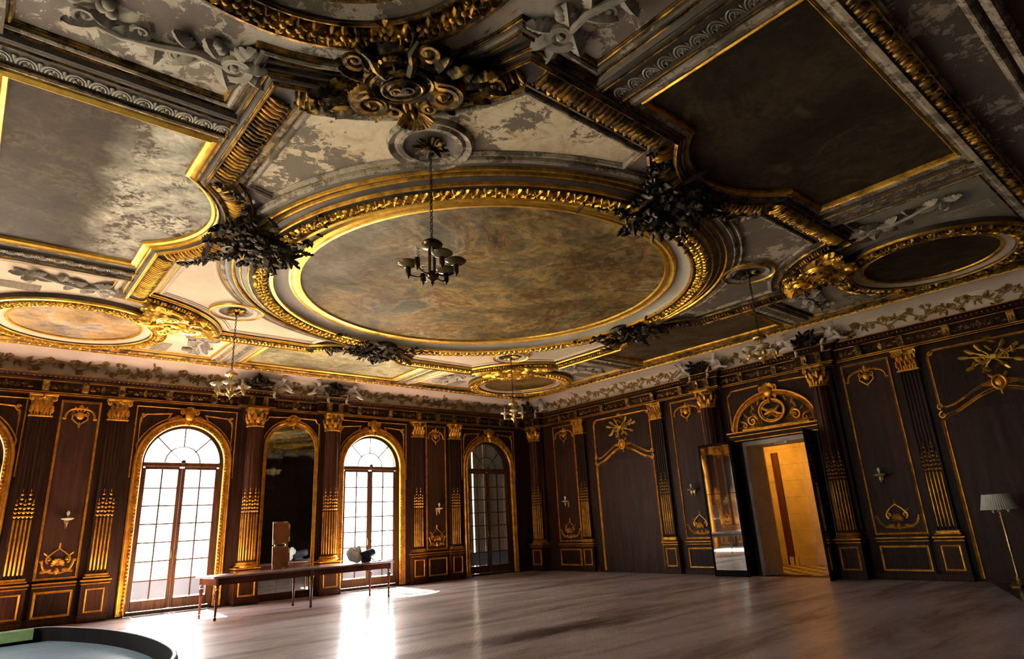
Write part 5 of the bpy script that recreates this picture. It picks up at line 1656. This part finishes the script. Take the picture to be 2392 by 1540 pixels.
# ---- passage beyond: lamplit limestone blocks and a chequered floor
PX0, PX1 = 0.9, 3.4
mb = MB()
mb.box((PX1 + 0.15, -9.0, 2.0), (0.3, 9.0, 4.0)); mb.box((2.2, -7.55, 2.0), (2.8, 0.2, 4.0)); mb.box((2.2, -13.4, 2.0), (2.8, 0.2, 4.0))
mb.box((2.2, -10.4, 4.05), (2.8, 6.2, 0.15)); mb.box((0.66, -7.9, 2.0), (0.5, 1.75, 4.0)); mb.box((0.66, -12.3, 2.0), (0.5, 2.6, 4.0)); mb.box((0.66, -9.9, 3.75), (0.5, 2.4, 0.5))
pw = tag(mb.build('wall_passage', STONE, smooth=False), kind='structure')
sb = {}
for r_ in range(8):
    y = -7.66 - (0.42 if r_ % 2 else 0.0)
    y1 = -7.66
    cuts = [-7.66]
    while cuts[-1] > -13.2:
        cuts.append(max(-13.3, cuts[-1] - (1.2 if (len(cuts) == 1 and r_ % 2) else 2.4)))
    for a_, b_ in zip(cuts, cuts[1:]):
        key = round(a_ - b_, 2)
        if key < 0.1: continue
        if key not in sb:
            sb[key] = MB().box((0, 0, 0), (0.03, key - 0.003, 0.495), None, 0.002).mesh('stone_block', STONE, False)
        link('stone_block', sb[key], pw, Matrix.Translation((PX1 - 0.012, (a_ + b_) / 2, 0.25 + r_ * 0.5)))
mb = MB()
mb.box((PX1 - 0.05, -7.95, 0.12), (0.05, 0.5, 0.24)); mb.box((PX1 - 0.04, -10.9, 0.12), (0.05, 5.0, 0.24), None, 0.012)
mb.build('stone_plinth', STONE, pw, False)
mb = MB(); mb.box((PX1 - 0.05, -7.90, 1.7), (0.05, 0.05, 3.4)); mb.box((PX1 - 0.05, -8.08, 1.7), (0.05, 0.03, 3.4)); mb.box((PX1 - 0.045, -7.99, 1.7), (0.03, 0.16, 3.4)); mb.build('door_edge', DOORW, pw, False)
mb = MB(); mb.box((1.95, -10.4, -0.06), (3.2, 6.2, 0.1)); pf = tag(mb.build('floor_passage', STONE, smooth=False), kind='structure')
tl = [MB().box((0, 0, 0), (0.286, 0.286, 0.012), None, 0.003).mesh('tile', t_, False) for t_ in (TILE_L, TILE_D)]
for i in range(10):
    for j in range(14):
        link('tile', tl[(i + j) % 2], pf, Matrix.Translation((0.56 + 0.29 * i, -7.75 - 0.29 * j, -0.006)))
# the passage's own lamp
lr = empty('passage_lamp', (1.55, -8.05, 3.95), label='warm globe lamp on the passage ceiling beyond the doorway', cat='lamp')
mb = MB(); mb.lathe([(0.0, 0.03), (0.10, 0.02), (0.12, 0.0), (0.06, -0.03), (0.05, -0.05)], 20); mb.build('canopy', BRASS, lr)
m, nt, b = nodes('lit_globe'); b.inputs['Emission Color'].default_value = (1.0, 0.52, 0.10, 1); b.inputs['Emission Strength'].default_value = 6.0
setc(nt, b, ramp(nt, noise(nt, coords(nt), 4), [(0.3, (0.8, 0.6, 0.3)), (0.7, (0.9, 0.7, 0.4))]))
mb = MB(); mb.ell((0, 0, -0.16), (0.12, 0.12, 0.12), None, 16, 10); mb.build('globe', m, lr)
ld = bpy.data.lights.new('passage_light', 'POINT'); ld.energy = 46; ld.color = (1.0, 0.40, 0.03); ld.shadow_soft_size = 0.13
lo = bpy.data.objects.new('passage_light', ld); COL.objects.link(lo); lo.parent = lr; lo.location = (0, 0, -0.45)

# ================================================================== COVE SCROLLS AND CHERUBS
def bend(mb):
    out = []
    for x, y, z in mb.v:
        h = -y
        t = max(0.0, z) / 0.565
        out.append((x, -(0.70 - 0.60 * cos(t) + h * cos(t)), 5.60 + 0.53 * sin(t) - h * sin(t)))
    mb.v = out
    return mb
def scrollwork(seed, L=1.5):
    rr = random.Random(seed)
    mb = MB()
    pts = []
    n = 18
    for i in range(n + 1):
        x = -L / 2 + L * i / n
        pts.append((x, -0.018, 0.23 + 0.09 * sin(2 * pi * i / n * 2 + seed)))
    mb.tube(pts, [0.020] * (n + 1), 5)
    for i in range(1, n, 2):
        x, _, z = pts[i]
        sg = 1 if (i // 2) % 2 else -1
        R = rr.uniform(0.055, 0.085)
        mb.scroll(x + 0.03, z + sg * R * 1.1, R, -sg * pi / 2, 1.15, sg * (1 if rr.random() < 0.7 else -1), 0.018, 0.016, n=12, tail=0.05)
        for j in range(4):
            a_ = rr.uniform(0, 2 * pi)
            mb.leaf(x + rr.uniform(-.06, .06), z + sg * rr.uniform(0.0, 0.13), a_, rr.uniform(0.09, 0.17), 0.034, 0.018, 0.02, 3, nt=5)
    for i in range(4):
        x = rr.uniform(-L / 2 + .1, L / 2 - .1); z = rr.uniform(0.30, 0.40)
        for j in range(5):
            mb.leaf(x, z, 2 * pi * j / 5 + rr.random(), 0.065, 0.028, 0.015, 0.02, 2, nt=4)
        mb.tube([(x, -0.012, z), (x + rr.uniform(-.08, .08), -0.014, z - 0.12)], 0.010, 4)
    return bend(mb).mesh('scrollwork', SCROLLG)
SCW = [scrollwork(s_) for s_ in (1, 2, 3)]
for i in range(12):
    link('scrollwork', SCW[i % 3], cove, on_w(-0.95 - 1.5 * i, 0, 0))
for i in range(11):
    link('scrollwork', SCW[(i + 1) % 3], cove, on_d(-1.5 - 1.5 * i, 0, 0))

def skin_figure(name, joints, bones, mat, sub=2):
    idx = {k: i for i, k in enumerate(joints)}
    me = bpy.data.meshes.new(name)
    me.from_pydata([v[0] for v in joints.values()], [(idx[a_], idx[b_]) for a_, b_ in bones], [])
    ob = bpy.data.objects.new(name, me)
    COL.objects.link(ob)
    md = ob.modifiers.new('skin', 'SKIN')
    for i, v in enumerate(joints.values()):
        sv = me.skin_vertices[0].data[i]
        r = v[1]
        sv.radius = (r, r) if isinstance(r, (int, float)) else r
        sv.use_root = (i == 0)
    ob.modifiers.new('sub', 'SUBSURF').levels = sub
    ob.modifiers['sub'].render_levels = sub
    dg = bpy.context.evaluated_depsgraph_get()
    dg.update()
    out = bpy.data.meshes.new_from_object(ob.evaluated_get(dg))
    out.name = name
    out.shade_smooth()
    out.materials.clear(); out.materials.append(mat)
    bpy.data.objects.remove(ob)
    return out
# a chubby boy seated on the cornice, one leg over the edge, one arm back to the garland (at -x)
J = {'pelvis': ((0, -0.19, 0.085), 0.080), 'belly': ((0.04, -0.225, 0.15), 0.080), 'chest': ((0.09, -0.265, 0.215), 0.074), 'neck': ((0.125, -0.295, 0.262), 0.034),
     'jaw': ((0.14, -0.325, 0.285), 0.050), 'skull': ((0.142, -0.315, 0.345), 0.062),
     'nose': ((0.15, -0.385, 0.305), 0.014),
     'shL': ((0.02, -0.265, 0.245), 0.040), 'elL': ((-0.09, -0.29, 0.27), 0.030), 'haL': ((-0.20, -0.29, 0.26), 0.021), 'fiL': ((-0.245, -0.295, 0.25), 0.013),
     'shR': ((0.165, -0.275, 0.225), 0.040), 'elR': ((0.235, -0.32, 0.15), 0.030), 'haR': ((0.29, -0.36, 0.07), 0.021), 'fiR': ((0.31, -0.385, 0.05), 0.013),
     'hpL': ((-0.05, -0.235, 0.075), 0.064), 'knL': ((-0.07, -0.34, 0.065), 0.048), 'anL': ((-0.08, -0.35, -0.11), 0.029), 'toL': ((-0.08, -0.41, -0.14), 0.019),
     'hpR': ((0.07, -0.235, 0.08), 0.064), 'knR': ((0.21, -0.29, 0.10), 0.048), 'anR': ((0.34, -0.26, 0.04), 0.029), 'toR': ((0.40, -0.28, 0.035), 0.019)}
BNS = [('pelvis', 'belly'), ('belly', 'chest'), ('chest', 'neck'), ('neck', 'jaw'), ('jaw', 'skull'), ('jaw', 'nose'), ('chest', 'shL'), ('shL', 'elL'), ('elL', 'haL'), ('haL', 'fiL'),
       ('chest', 'shR'), ('shR', 'elR'), ('elR', 'haR'), ('haR', 'fiR'), ('pelvis', 'hpL'), ('hpL', 'knL'), ('knL', 'anL'), ('anL', 'toL'), ('pelvis', 'hpR'), ('hpR', 'knR'), ('knR', 'anR'), ('anR', 'toR')]
CHER = skin_figure('cherub_body', J, BNS, STATUE)
mb = MB()
rr = random.Random(4)
for i in range(26):
    a_, t_ = rr.uniform(0, 2 * pi), rr.uniform(0, 1.3)
    mb.ell((0.142 + 0.058 * sin(t_) * cos(a_), -0.305 + 0.055 * sin(t_) * sin(a_), 0.345 + 0.060 * cos(t_)), (0.02, 0.02, 0.017), None, 6, 4)
HAIR = mb.mesh('hair', STATUE)
mb = MB()
for L_, a_ in ((0.30, 0.7), (0.26, 0.4), (0.22, 0.1)):
    mb.leaf(0.08, 0.20, a_ * 0.7, L_ * 0.8, 0.04, 0.02, 0.03, 6, M=Matrix.Translation((0, -0.20, 0)))
WING = mb.mesh('wing', STATUE)
CH = [(on_w(-10.02, 0.02, 5.575), 0, 'white cherub statue on the cornice right of the first column bouquet'),
      (on_w(-8.60, 0.02, 5.575), 1, 'white cherub statue on the cornice left of the second column bouquet'),
      (on_w(-7.80, 0.02, 5.575), 0, 'white cherub statue dangling a leg above the second window'),
      (on_d(-1.02, 0.02, 5.575), 0, 'small grey cherub statue near the corner of the room'),
      (on_d(-7.66, 0.02, 5.575), 1, 'grey cherub statue left of the bouquet over the mirrored door'),
      (on_d(-8.46, 0.02, 5.575), 0, 'grey cherub statue seated over the left end of the doorway'),
      (on_d(-10.92, 0.02, 5.575), 1, 'grey cherub statue bending over the right end of the doorway'),
      (on_d(-11.80, 0.02, 5.575), 0, 'dim grey cherub statue astride the cornice right of the doorway')]
for M_, mir, lb in CH:
    r_ = empty('cherub_statue')
    tag(r_, lb, 'statue', 'cherubs on the cornice')
    r_.matrix_basis = M_ @ Matrix.Diagonal((-1 if mir else 1, 1, 1, 1)) @ Matrix.Scale(1.3, 4)
    link('cherub_body', CHER, r_); link('hair', HAIR, r_); link('wing', WING, r_)
bl = []
for L_, W_ in ((0.19, 0.055), (0.15, 0.05)):
    mb = MB(); mb.leaf(0, 0, pi / 2, L_, W_, 0.04, 0.07, 5, nt=7); bl.append(mb.mesh('leaf', BRONZE))
BQ = [(on_w(-10.50, 0.16, 5.575), 'dark leafy bouquet on the cornice behind the left chandelier'), (on_w(-8.22, 0.16, 5.575), 'dark leafy bouquet on the cornice between two cherubs over the tall mirror'),
      (on_d(-0.48, 0.16, 5.575), 'black leafy bouquet on the cornice in the corner'), (on_d(-8.06, 0.16, 5.575), 'dark leafy bouquet on the cornice over the mirrored door leaf'), (on_d(-11.33, 0.16, 5.575), 'black leafy bouquet on the cornice over the doorway right column')]
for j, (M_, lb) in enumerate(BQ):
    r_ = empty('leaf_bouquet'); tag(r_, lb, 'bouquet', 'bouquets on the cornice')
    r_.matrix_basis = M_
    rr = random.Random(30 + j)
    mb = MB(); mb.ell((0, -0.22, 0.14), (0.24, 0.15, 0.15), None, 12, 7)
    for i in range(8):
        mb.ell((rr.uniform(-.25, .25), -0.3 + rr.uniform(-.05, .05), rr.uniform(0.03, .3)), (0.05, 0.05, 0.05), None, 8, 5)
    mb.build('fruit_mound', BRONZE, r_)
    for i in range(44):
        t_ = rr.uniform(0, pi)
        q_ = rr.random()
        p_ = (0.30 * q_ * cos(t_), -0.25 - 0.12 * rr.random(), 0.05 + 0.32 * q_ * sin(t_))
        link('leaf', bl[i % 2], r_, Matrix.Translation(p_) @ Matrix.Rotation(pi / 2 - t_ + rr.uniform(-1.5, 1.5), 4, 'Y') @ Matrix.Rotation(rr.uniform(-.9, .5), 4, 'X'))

# ================================================================== CHANDELIERS AND SCONCES
mb = MB(); mb.tube([(0.016 * cos(t), 0, 0.026 * sin(t)) for t in [2 * pi * i / 10 for i in range(10)]], 0.0055, 5, True)
LINK = mb.mesh('chain_link', IRON)
SAUCER = [(0.0, 0.0), (0.03, -0.003), (0.05, 0.0), (0.10, 0.018), (0.138, 0.045), (0.142, 0.055), (0.12, 0.078), (0.07, 0.094), (0.035, 0.098), (0.034, 0.09), (0.07, 0.086), (0.115, 0.07), (0.132, 0.052), (0.10, 0.028), (0.0, 0.008)]
def chandelier_parts(metal, glass=None):
    P = {}
    P['cap'] = MB().lathe([(0.0, 0.03), (0.03, 0.03), (0.06, 0.015), (0.115, -0.02), (0.13, -0.045), (0.12, -0.075), (0.08, -0.09), (0.0, -0.095)], 24).mesh('cap', metal)
    P['rod'] = MB().tube([(0, 0, 0), (0, 0, -0.36)], 0.012, 6).mesh('rod', metal)
    P['hub'] = MB().lathe([(0.0, 0.02), (0.04, 0.02), (0.075, -0.01), (0.08, -0.04), (0.06, -0.075), (0.03, -0.09), (0.018, -0.11), (0.022, -0.125), (0.012, -0.14), (0.0, -0.165)], 20).mesh('hub', metal)
    P['arm'] = MB().tube([(0.06, 0, 0.0), (0.12, 0, -0.03), (0.20, 0, -0.035), (0.27, 0, -0.01), (0.305, 0, 0.015)], 0.011, 6).mesh('arm', metal)
    P['socket'] = MB().lathe([(0.0, -0.085), (0.008, -0.08), (0.012, -0.055), (0.03, -0.04), (0.036, -0.01), (0.036, 0.085), (0.03, 0.095), (0.0, 0.097)], 14).mesh('socket', metal)
    P['shade'] = MB().lathe(SAUCER, 26).mesh('shade', glass or SHADEG)
    mb = MB(); mb.tube([(0.024 * cos(t * 1.2), 0.024 * sin(t * 1.2), 0.03 + 0.0075 * t) for t in range(0, 17)], 0.009, 5)
    mb.lathe([(0.018, -0.01), (0.02, 0.03), (0.0, 0.031)], 10)
    P['bulb'] = mb.mesh('bulb', BULB)
    return P
CPN = [chandelier_parts(SILH_BRASS, SILH_GLASS), chandelier_parts(BRASS)]
CHL = [(2, 0, 'silhouetted brass chandelier hanging in front of the great round painting', [1, 0, 1, 0, 1, 1], 0.35),
       (1, 1, 'brass chandelier with glass saucer shades above the large window', [1, 1, 0, 1, 1, 0], 0.1),
       (3, 1, 'brass chandelier hanging in front of the doorway cornice', [1, 0, 1, 1, 0, 1], 0.6),
       (0, 1, 'small distant brass chandelier near the corner of the room', [1, 1, 0, 1, 0, 1], 0.9)]
for k, mi, lb, sh, a0 in CHL:
    x_, y_ = cp(*ROSE[k])
    r_ = empty('chandelier', (x_, y_, 4.30), label=lb, cat='chandelier', group='four hanging chandeliers')
    p_ = CPN[mi]
    for i in range(29):
        link('chain_link', LINK, r_, Matrix.Translation((0, 0, 0.60 + 0.0435 * i)) @ Matrix.Rotation(pi / 2 * (i % 2), 4, 'Z'))
    mb = MB(); mb.lathe([(0.0, 1.77), (0.03, 1.77), (0.06, 1.85), (0.05, 1.87)], 14); mb.build('ceiling_hook', IRON, r_)
    link('cap', p_['cap'], r_, Matrix.Translation((0, 0, 0.55)))
    for i in range(4):
        a_ = i * pi / 2 + a0
        link('rod', p_['rod'], r_, Matrix.Translation((0.04 * cos(a_), 0.04 * sin(a_), 0.50)))
    link('hub', p_['hub'], r_, Matrix.Translation((0, 0, 0.14)))
    for i in range(6):
        a_ = a0 + i * pi / 3
        ao = link('arm', p_['arm'], r_, Matrix.Translation((0, 0, 0.13)) @ Matrix.Rotation(a_, 4, 'Z') @ Matrix.Scale(0.88, 4))
        link('socket', p_['socket'], ao, Matrix.Translation((0.315, 0, 0.03)))
        if sh[i]:
            link('shade', p_['shade'], ao, Matrix.Translation((0.315, 0, 0.115)))
        else:
            link('bulb', p_['bulb'], ao, Matrix.Translation((0.315, 0, 0.125)))

def make_sconce():
    r_ = empty('wall_sconce')
    mb = MB(); mb.lathe([(0.0, 0.03), (0.03, 0.03), (0.045, 0.02), (0.05, 0.0)], 14, Matrix.Translation((0, -0.012, 0)) @ Matrix.Rotation(pi / 2, 4, 'X') @ Matrix.Diagonal((1, 1.7, 1, 1)))
    mb.leaf(0, -0.06, -pi / 2, 0.12, 0.035, 0.02, 0.02, 3, nt=5)
    mb.build('backplate', BRASS, r_)
    mb = MB(); mb.tube([(0, -0.03, 0.0), (0, -0.09, -0.04), (0, -0.15, -0.03), (0, -0.16, 0.0)], 0.010, 6)
    mb.lathe([(0.0, -0.14), (0.008, -0.135), (0.014, -0.10), (0.028, -0.06), (0.026, 0.0), (0.0, 0.002)], 12, Matrix.Translation((0, -0.16, 0)))
    mb.build('arm', BRASS, r_)
    mb = MB(); mb.lathe([(q_ * 0.92, z * 0.75) for q_, z in SAUCER], 22, Matrix.Translation((0, -0.16, 0.0))); mb.build('saucer', SHADEG, r_)
    mb = MB(); mb.lathe([(0.0, 0.0), (0.018, 0.0), (0.018, 0.05), (0.034, 0.09), (0.036, 0.12), (0.02, 0.155), (0.0, 0.165)], 14, Matrix.Translation((0, -0.16, 0.05))); mb.build('bulb', BULB, r_)
    return r_
SCO = make_sconce()
SL = [(on_w(-14.53, 0.012, 2.22), 'glowing-white wall sconce left of the large window'), (on_w(-4.36, 0.012, 2.22), 'small wall sconce left of the shuttered window'),
      (on_d(-1.86, 0.012, 2.28), 'tiny dim wall sconce near the corner column'), (on_d(-7.10, 0.012, 2.30), 'wall sconce on the panel left of the mirrored door'), (on_d(-12.27, 0.012, 2.25), 'wall sconce on the dark panel right of the doorway')]
for i, (M_, lb) in enumerate(SL):
    o = SCO if i == 0 else copy_tree(SCO)
    o.matrix_basis = M_
    tag(o, lb, 'sconce', 'wall sconces on the tall panels')

# ================================================================== FURNITURE
TZ = 0.87
tang = atan2(0.41, 4.36)
tb = empty('long_table', (-9.86, -2.43, 0), tang, label='long narrow mahogany table with turned legs before the windows', cat='table')
mb = MB(); mb.box((0, 0, TZ - 0.018), (4.62, 1.02, 0.036), None, 0.008); mb.build('tabletop', TABLET, tb, False)
mb = MB()
for y in (-0.44, 0.44):
    mb.box((0, y, TZ - 0.105), (4.44, 0.03, 0.14))
for x in (-2.2, 2.2):
    mb.box((x, 0, TZ - 0.105), (0.03, 0.88, 0.14))
mb.build('apron', TABLEW, tb, False)
LEGP = [(0.0, 0.0), (0.022, 0.0), (0.034, 0.03), (0.026, 0.05), (0.020, 0.07), (0.032, 0.09), (0.026, 0.11), (0.030, 0.30), (0.040, 0.50), (0.044, 0.56), (0.028, 0.60), (0.046, 0.625), (0.028, 0.65), (0.042, 0.67), (0.048, 0.70), (0.05, 0.70), (0.05, 0.83)]
LEG = MB().lathe(LEGP, 14).mesh('leg', TABLEW)
for x in (-2.19, 0.0, 2.19):
    for y in (-0.43, 0.43):
        link('leg', LEG, tb, Matrix.Translation((x, y, 0)))
def on_table(x, y, rz=0.0):
    return Matrix.Translation((-9.86, -2.43, TZ)) @ Matrix.Rotation(tang, 4, 'Z') @ Matrix.Translation((x, y, 0.001)) @ Matrix.Rotation(rz, 4, 'Z')
bn = empty('cloth_bundle'); tag(bn, 'lumpy white cloth bundle on the long table', 'bundle')
bn.matrix_basis = on_table(1.42, 0.05)
mb = MB()
rr = random.Random(8)
for c_, r_ in (((0, 0, 0.19), 0.17), ((0.13, 0.02, 0.27), 0.12), ((-0.10, -0.02, 0.25), 0.12), ((0.08, -0.05, 0.12), 0.13), ((-0.05, 0.03, 0.33), 0.08), ((0.15, 0.0, 0.36), 0.07)):
    mb.ell(c_, (r_, r_ * 0.85, r_ * 0.95), None, 12, 8)
me = mb.mesh('bundle', CLOTHW)
o = link('wrapped_cloth', me, bn)
md = o.modifiers.new('fuse', 'REMESH'); md.mode = 'VOXEL'; md.voxel_size = 0.02; md.use_smooth_shade = True
mb = MB(); mb.tube([(-0.03, -0.15, 0.2), (0.03, -0.16, 0.26), (0.09, -0.13, 0.22), (0.05, -0.16, 0.16)], 0.022, 6, True); mb.build('tie', CLOTHW, bn)
bg_ = empty('leather_bag'); tag(bg_, 'dark strapped bag lying against the white cloth bundle', 'bag')
bg_.matrix_basis = on_table(1.82, 0.02, 0.15)
mb = MB()
mb.lathe([(0.0, -0.24), (0.07, -0.235), (0.10, -0.20), (0.105, 0.0), (0.10, 0.18), (0.07, 0.23), (0.0, 0.235)], 14, Matrix.Translation((0, 0, 0.20)) @ Matrix.Rotation(pi / 2 - 0.2, 4, 'Y'))
mb.box((-0.05, 0, 0.08), (0.24, 0.16, 0.16), None, 0.03)
mb.build('body', CLOTHD, bg_)
mb = MB(); mb.tube([(-0.15, -0.1, 0.27), (0.0, -0.115, 0.25), (0.2, -0.1, 0.20)], 0.016, 6); mb.tube([(0.0, -0.08, 0.14), (0.10, -0.10, 0.07), (0.13, -0.11, 0.012), (0.2, -0.12, 0.012)], 0.014, 6)
mb.build('strap', CLOTHD, bg_)
bk = empty('booklet'); tag(bk, 'thin white papers lying open on the right end of the table', 'papers')
bk.matrix_basis = on_table(2.05, -0.12, 0.3)
for i, s_ in enumerate((-1, 1)):
    mb = MB(); mb.poly([(s_ * 0.21 * j / 5, -0.14, 0.004 + 0.018 * sin(pi * j / 5 * 0.9)) for j in range(6)] + [(s_ * 0.21 * j / 5, 0.14, 0.004 + 0.018 * sin(pi * j / 5 * 0.9)) for j in range(5, -1, -1)])
    vs = [(s_ * 0.21 * j / 5, y, 0.004 + 0.018 * sin(pi * j / 5 * 0.9) + z) for z in (0, 0.006) for j in range(6) for y in (-0.14, 0.14)]
    fs = [(2 * j, 2 * j + 1, 2 * j + 3, 2 * j + 2) for j in range(5)] + [(12 + 2 * j, 12 + 2 * j + 2, 12 + 2 * j + 3, 12 + 2 * j + 1) for j in range(5)] + [(0, 2, 14, 12), (10, 11, 23, 22)]
    MB().add(vs, fs).build('page', PAPER, bk)
# standing hinged board with taped corners
hb = empty('hinged_board'); tag(hb, 'tall russet hinged board with cream corner pads standing on the table', 'board')
hb.matrix_basis = on_table(-0.40, 0.36, 0.0) @ Matrix.Rotation(radians(-4), 4, 'X')
for z0 in (0.0, 0.57):
    c_ = 0.07
    pts = [(-0.22, z0), (0.22 - c_, z0), (0.22, z0 + c_), (0.22, z0 + 0.54 - c_), (0.22 - c_, z0 + 0.54), (-0.22, z0 + 0.54)]
    mb = MB(); mb.poly([(x, -0.015, z) for x, z in pts], (0, 0.03, 0)); bo = mb.build('board', BOARDB, hb, False)
    mb = MB()
    for x, z in ((-0.17, 0.52), (0.10, 0.52), (-0.2, 0.06), (0.2, 0.12), (0.2, 0.42), (0.06, 0.02)):
        mb.box((x, -0.018, z0 + z), (0.09 if abs(x) < 0.18 else 0.035, 0.008, 0.035 if abs(x) < 0.18 else 0.10))
    mb.build('corner_pad', TAPE, bo, False)
mb = MB()
for x in (-0.14, 0.14):
    mb.box((x, 0, 0.555), (0.06, 0.034, 0.04))
mb.build('hinge', BRASS, hb, False)

# ---- floor lamp on its black mat
mp = MB()
mp.poly([(-0.35, -13.96, 0.002), (-3.6, -15.25, 0.002), (-3.6, -17.6, 0.002), (-0.35, -17.6, 0.002)], (0, 0, 0.012))
tag(mp.build('floor_mat', MATF, None, False), 'glossy black floor mat under the floor lamp at right', 'mat')
fl_ = empty('floor_lamp', (-0.93, -14.57, 0.014), label='brass floor lamp with pleated white shade at the right edge', cat='lamp')
mb = MB(); mb.lathe([(0.0, 0.0), (0.17, 0.0), (0.175, 0.02), (0.14, 0.045), (0.06, 0.065), (0.03, 0.10), (0.045, 0.13), (0.03, 0.16), (0.02, 0.2), (0.0, 0.2)], 28); mb.build('base', BRASS, fl_)
mb = MB(); mb.lathe([(0.016, 0.18), (0.020, 0.25), (0.016, 0.6), (0.026, 0.64), (0.022, 0.9), (0.026, 1.24), (0.034, 1.26), (0.02, 1.29), (0.03, 1.33), (0.016, 1.36), (0.0, 1.37)], 16); mb.build('pole', BRASS, fl_)
n = 96
vs = []
for z, r_ in ((1.40, 0.305), (1.41, 0.305), (1.68, 0.235), (1.69, 0.235)):
    for i in range(n):
        k_ = 1 + 0.018 * (1 if i % 2 else -1)
        vs.append((r_ * k_ * cos(2 * pi * i / n), r_ * k_ * sin(2 * pi * i / n), z))
fs = [(j * n + i, j * n + (i + 1) % n, (j + 1) * n + (i + 1) % n, (j + 1) * n + i) for j in range(3) for i in range(n)]
MB().add(vs, fs).build('lamp_shade', SHADEF, fl_, False)
mb = MB()
for i in range(3):
    a_ = 2 * pi * i / 3 + 0.4
    mb.tube([(0, 0, 1.31), (0.09 * cos(a_), 0.09 * sin(a_), 1.30), (0.14 * cos(a_), 0.14 * sin(a_), 1.35)], 0.010, 6)
mb.tube([(0, 0, 1.36), (0, 0, 1.70)], 0.006, 6)
mb.tube([(0, 0.235, 1.685), (0, -0.235, 1.685)], 0.004, 5)
mb.build('lamp_arms', BRASS, fl_)
for i in range(3):
    a_ = 2 * pi * i / 3 + 0.4
    mb = MB(); mb.lathe([(0.0, 0.0), (0.02, 0.0), (0.022, 0.05), (0.045, 0.06), (0.05, 0.065), (0.03, 0.1), (0.03, 0.13), (0.0, 0.15)], 12, Matrix.Translation((0.14 * cos(a_), 0.14 * sin(a_), 1.345))); mb.build('bulb', BULB, fl_)

# ---- round-ended gaming table with a black inner rail, near the camera
IN = [(-18.1, -8.58 - 0.66), (-16.6, -8.80), (-15.9, -8.60), (-15.62, -8.545), (-15.46, -8.58), (-15.26, -9.0), (-15.05, -9.62), (-14.92, -10.39), (-14.885, -11.02), (-14.90, -11.58), (-14.95, -12.03), (-15.08, -12.45), (-15.35, -12.8), (-15.8, -13.05), (-16.6, -13.2), (-18.1, -13.2)]
def smooth(pts, it=2):
    for _ in range(it):
        q_ = [pts[0]]
        for (ax, ay), (bx, by) in zip(pts, pts[1:]):
            q_ += [(0.75 * ax + 0.25 * bx, 0.75 * ay + 0.25 * by), (0.25 * ax + 0.75 * bx, 0.25 * ay + 0.75 * by)]
        pts = q_ + [pts[-1]]
    return pts
INS = smooth(IN)
gt = empty('gaming_table', (-16.6, -11.0, 0), label='round-ended gaming table with black rail, cut off at the lower left', cat='table')
mb = MB(); mb.sweep(INS, [(0.0, 0.50), (0.0, 0.745), (-0.01, 0.75)][::-1], False, None, False); mb.build('inner_rail', RAILB, gt, False, world=True)
mb = MB(); mb.sweep(INS, [(-0.005, 0.75), (-0.012, 0.754), (-0.032, 0.754), (-0.04, 0.75), (-0.04, 0.735)], False, None, False); mb.build('rail_top', m_plain('cream_rail', (0.55, 0.50, 0.42), 0.3), gt, False, world=True)
mb = MB(); mb.sweep(INS, [(-0.04, 0.737), (-0.05, 0.72), (-0.05, 0.44), (0.0, 0.42)], False, None, False); mb.build('outer_rail', RAILB, gt, False, world=True)
def inset(path, d):
    out = []
    P_ = [Vector(p) for p in path]
    for i in range(len(P_)):
        t = (P_[min(i + 1, len(P_) - 1)] - P_[max(i - 1, 0)]).normalized()
        out.append(tuple(P_[i] + Vector((t.y, -t.x)) * d))
    return out
bd = INS
y0, y1 = -13.2, -8.5
nb = 34
ys = [y0 + (y1 - y0) * i / nb for i in range(nb + 1)]
def xr(y):
    best = None
    for (ax, ay), (bx, by) in zip(INS, INS[1:]):
        if (ay - y) * (by - y) <= 0 and abs(by - ay) > 1e-6:
            x = ax + (bx - ax) * (y - ay) / (by - ay)
            best = x if best is None else max(best, x)
    return best
for a_, b_ in zip(ys, ys[1:]):
    xa, xb = xr(a_ + 0.004), xr(b_ - 0.004)
    if xa is None or xb is None: continue
    xl = -18.1 if b_ < -9.3 else -17.2
    MB().poly([(xl, a_ + 0.003, 0.585), (xa, a_ + 0.003, 0.585), (xb, b_ - 0.003, 0.585), (xl, b_ - 0.003, 0.585)], (0, 0, 0.02)).build('plank', TABB, gt, False, world=True)
gp = inset([(-17.2, -8.98), (-16.6, -8.86), (-15.9, -8.66), (-15.60, -8.60)], 0.0)
mb = MB(); mb.sweep(gp, [(0.03, 0.64), (0.03, 0.748), (-0.05, 0.756), (-0.05, 0.64)]); mb.build('baize_cushion', FELT, gt, False, world=True)
mb = MB()
for x, y in ((-17.6, -9.6), (-15.5, -9.6), (-15.3, -12.2), (-17.6, -12.8)):
    mb.lathe([(0.0, 0), (0.06, 0), (0.07, 0.05), (0.05, 0.1), (0.06, 0.3), (0.09, 0.5), (0.09, 0.585)], 16, Matrix.Translation((x, y, 0)))
    mb.build('leg', BLACK, gt, world=True); mb = MB()
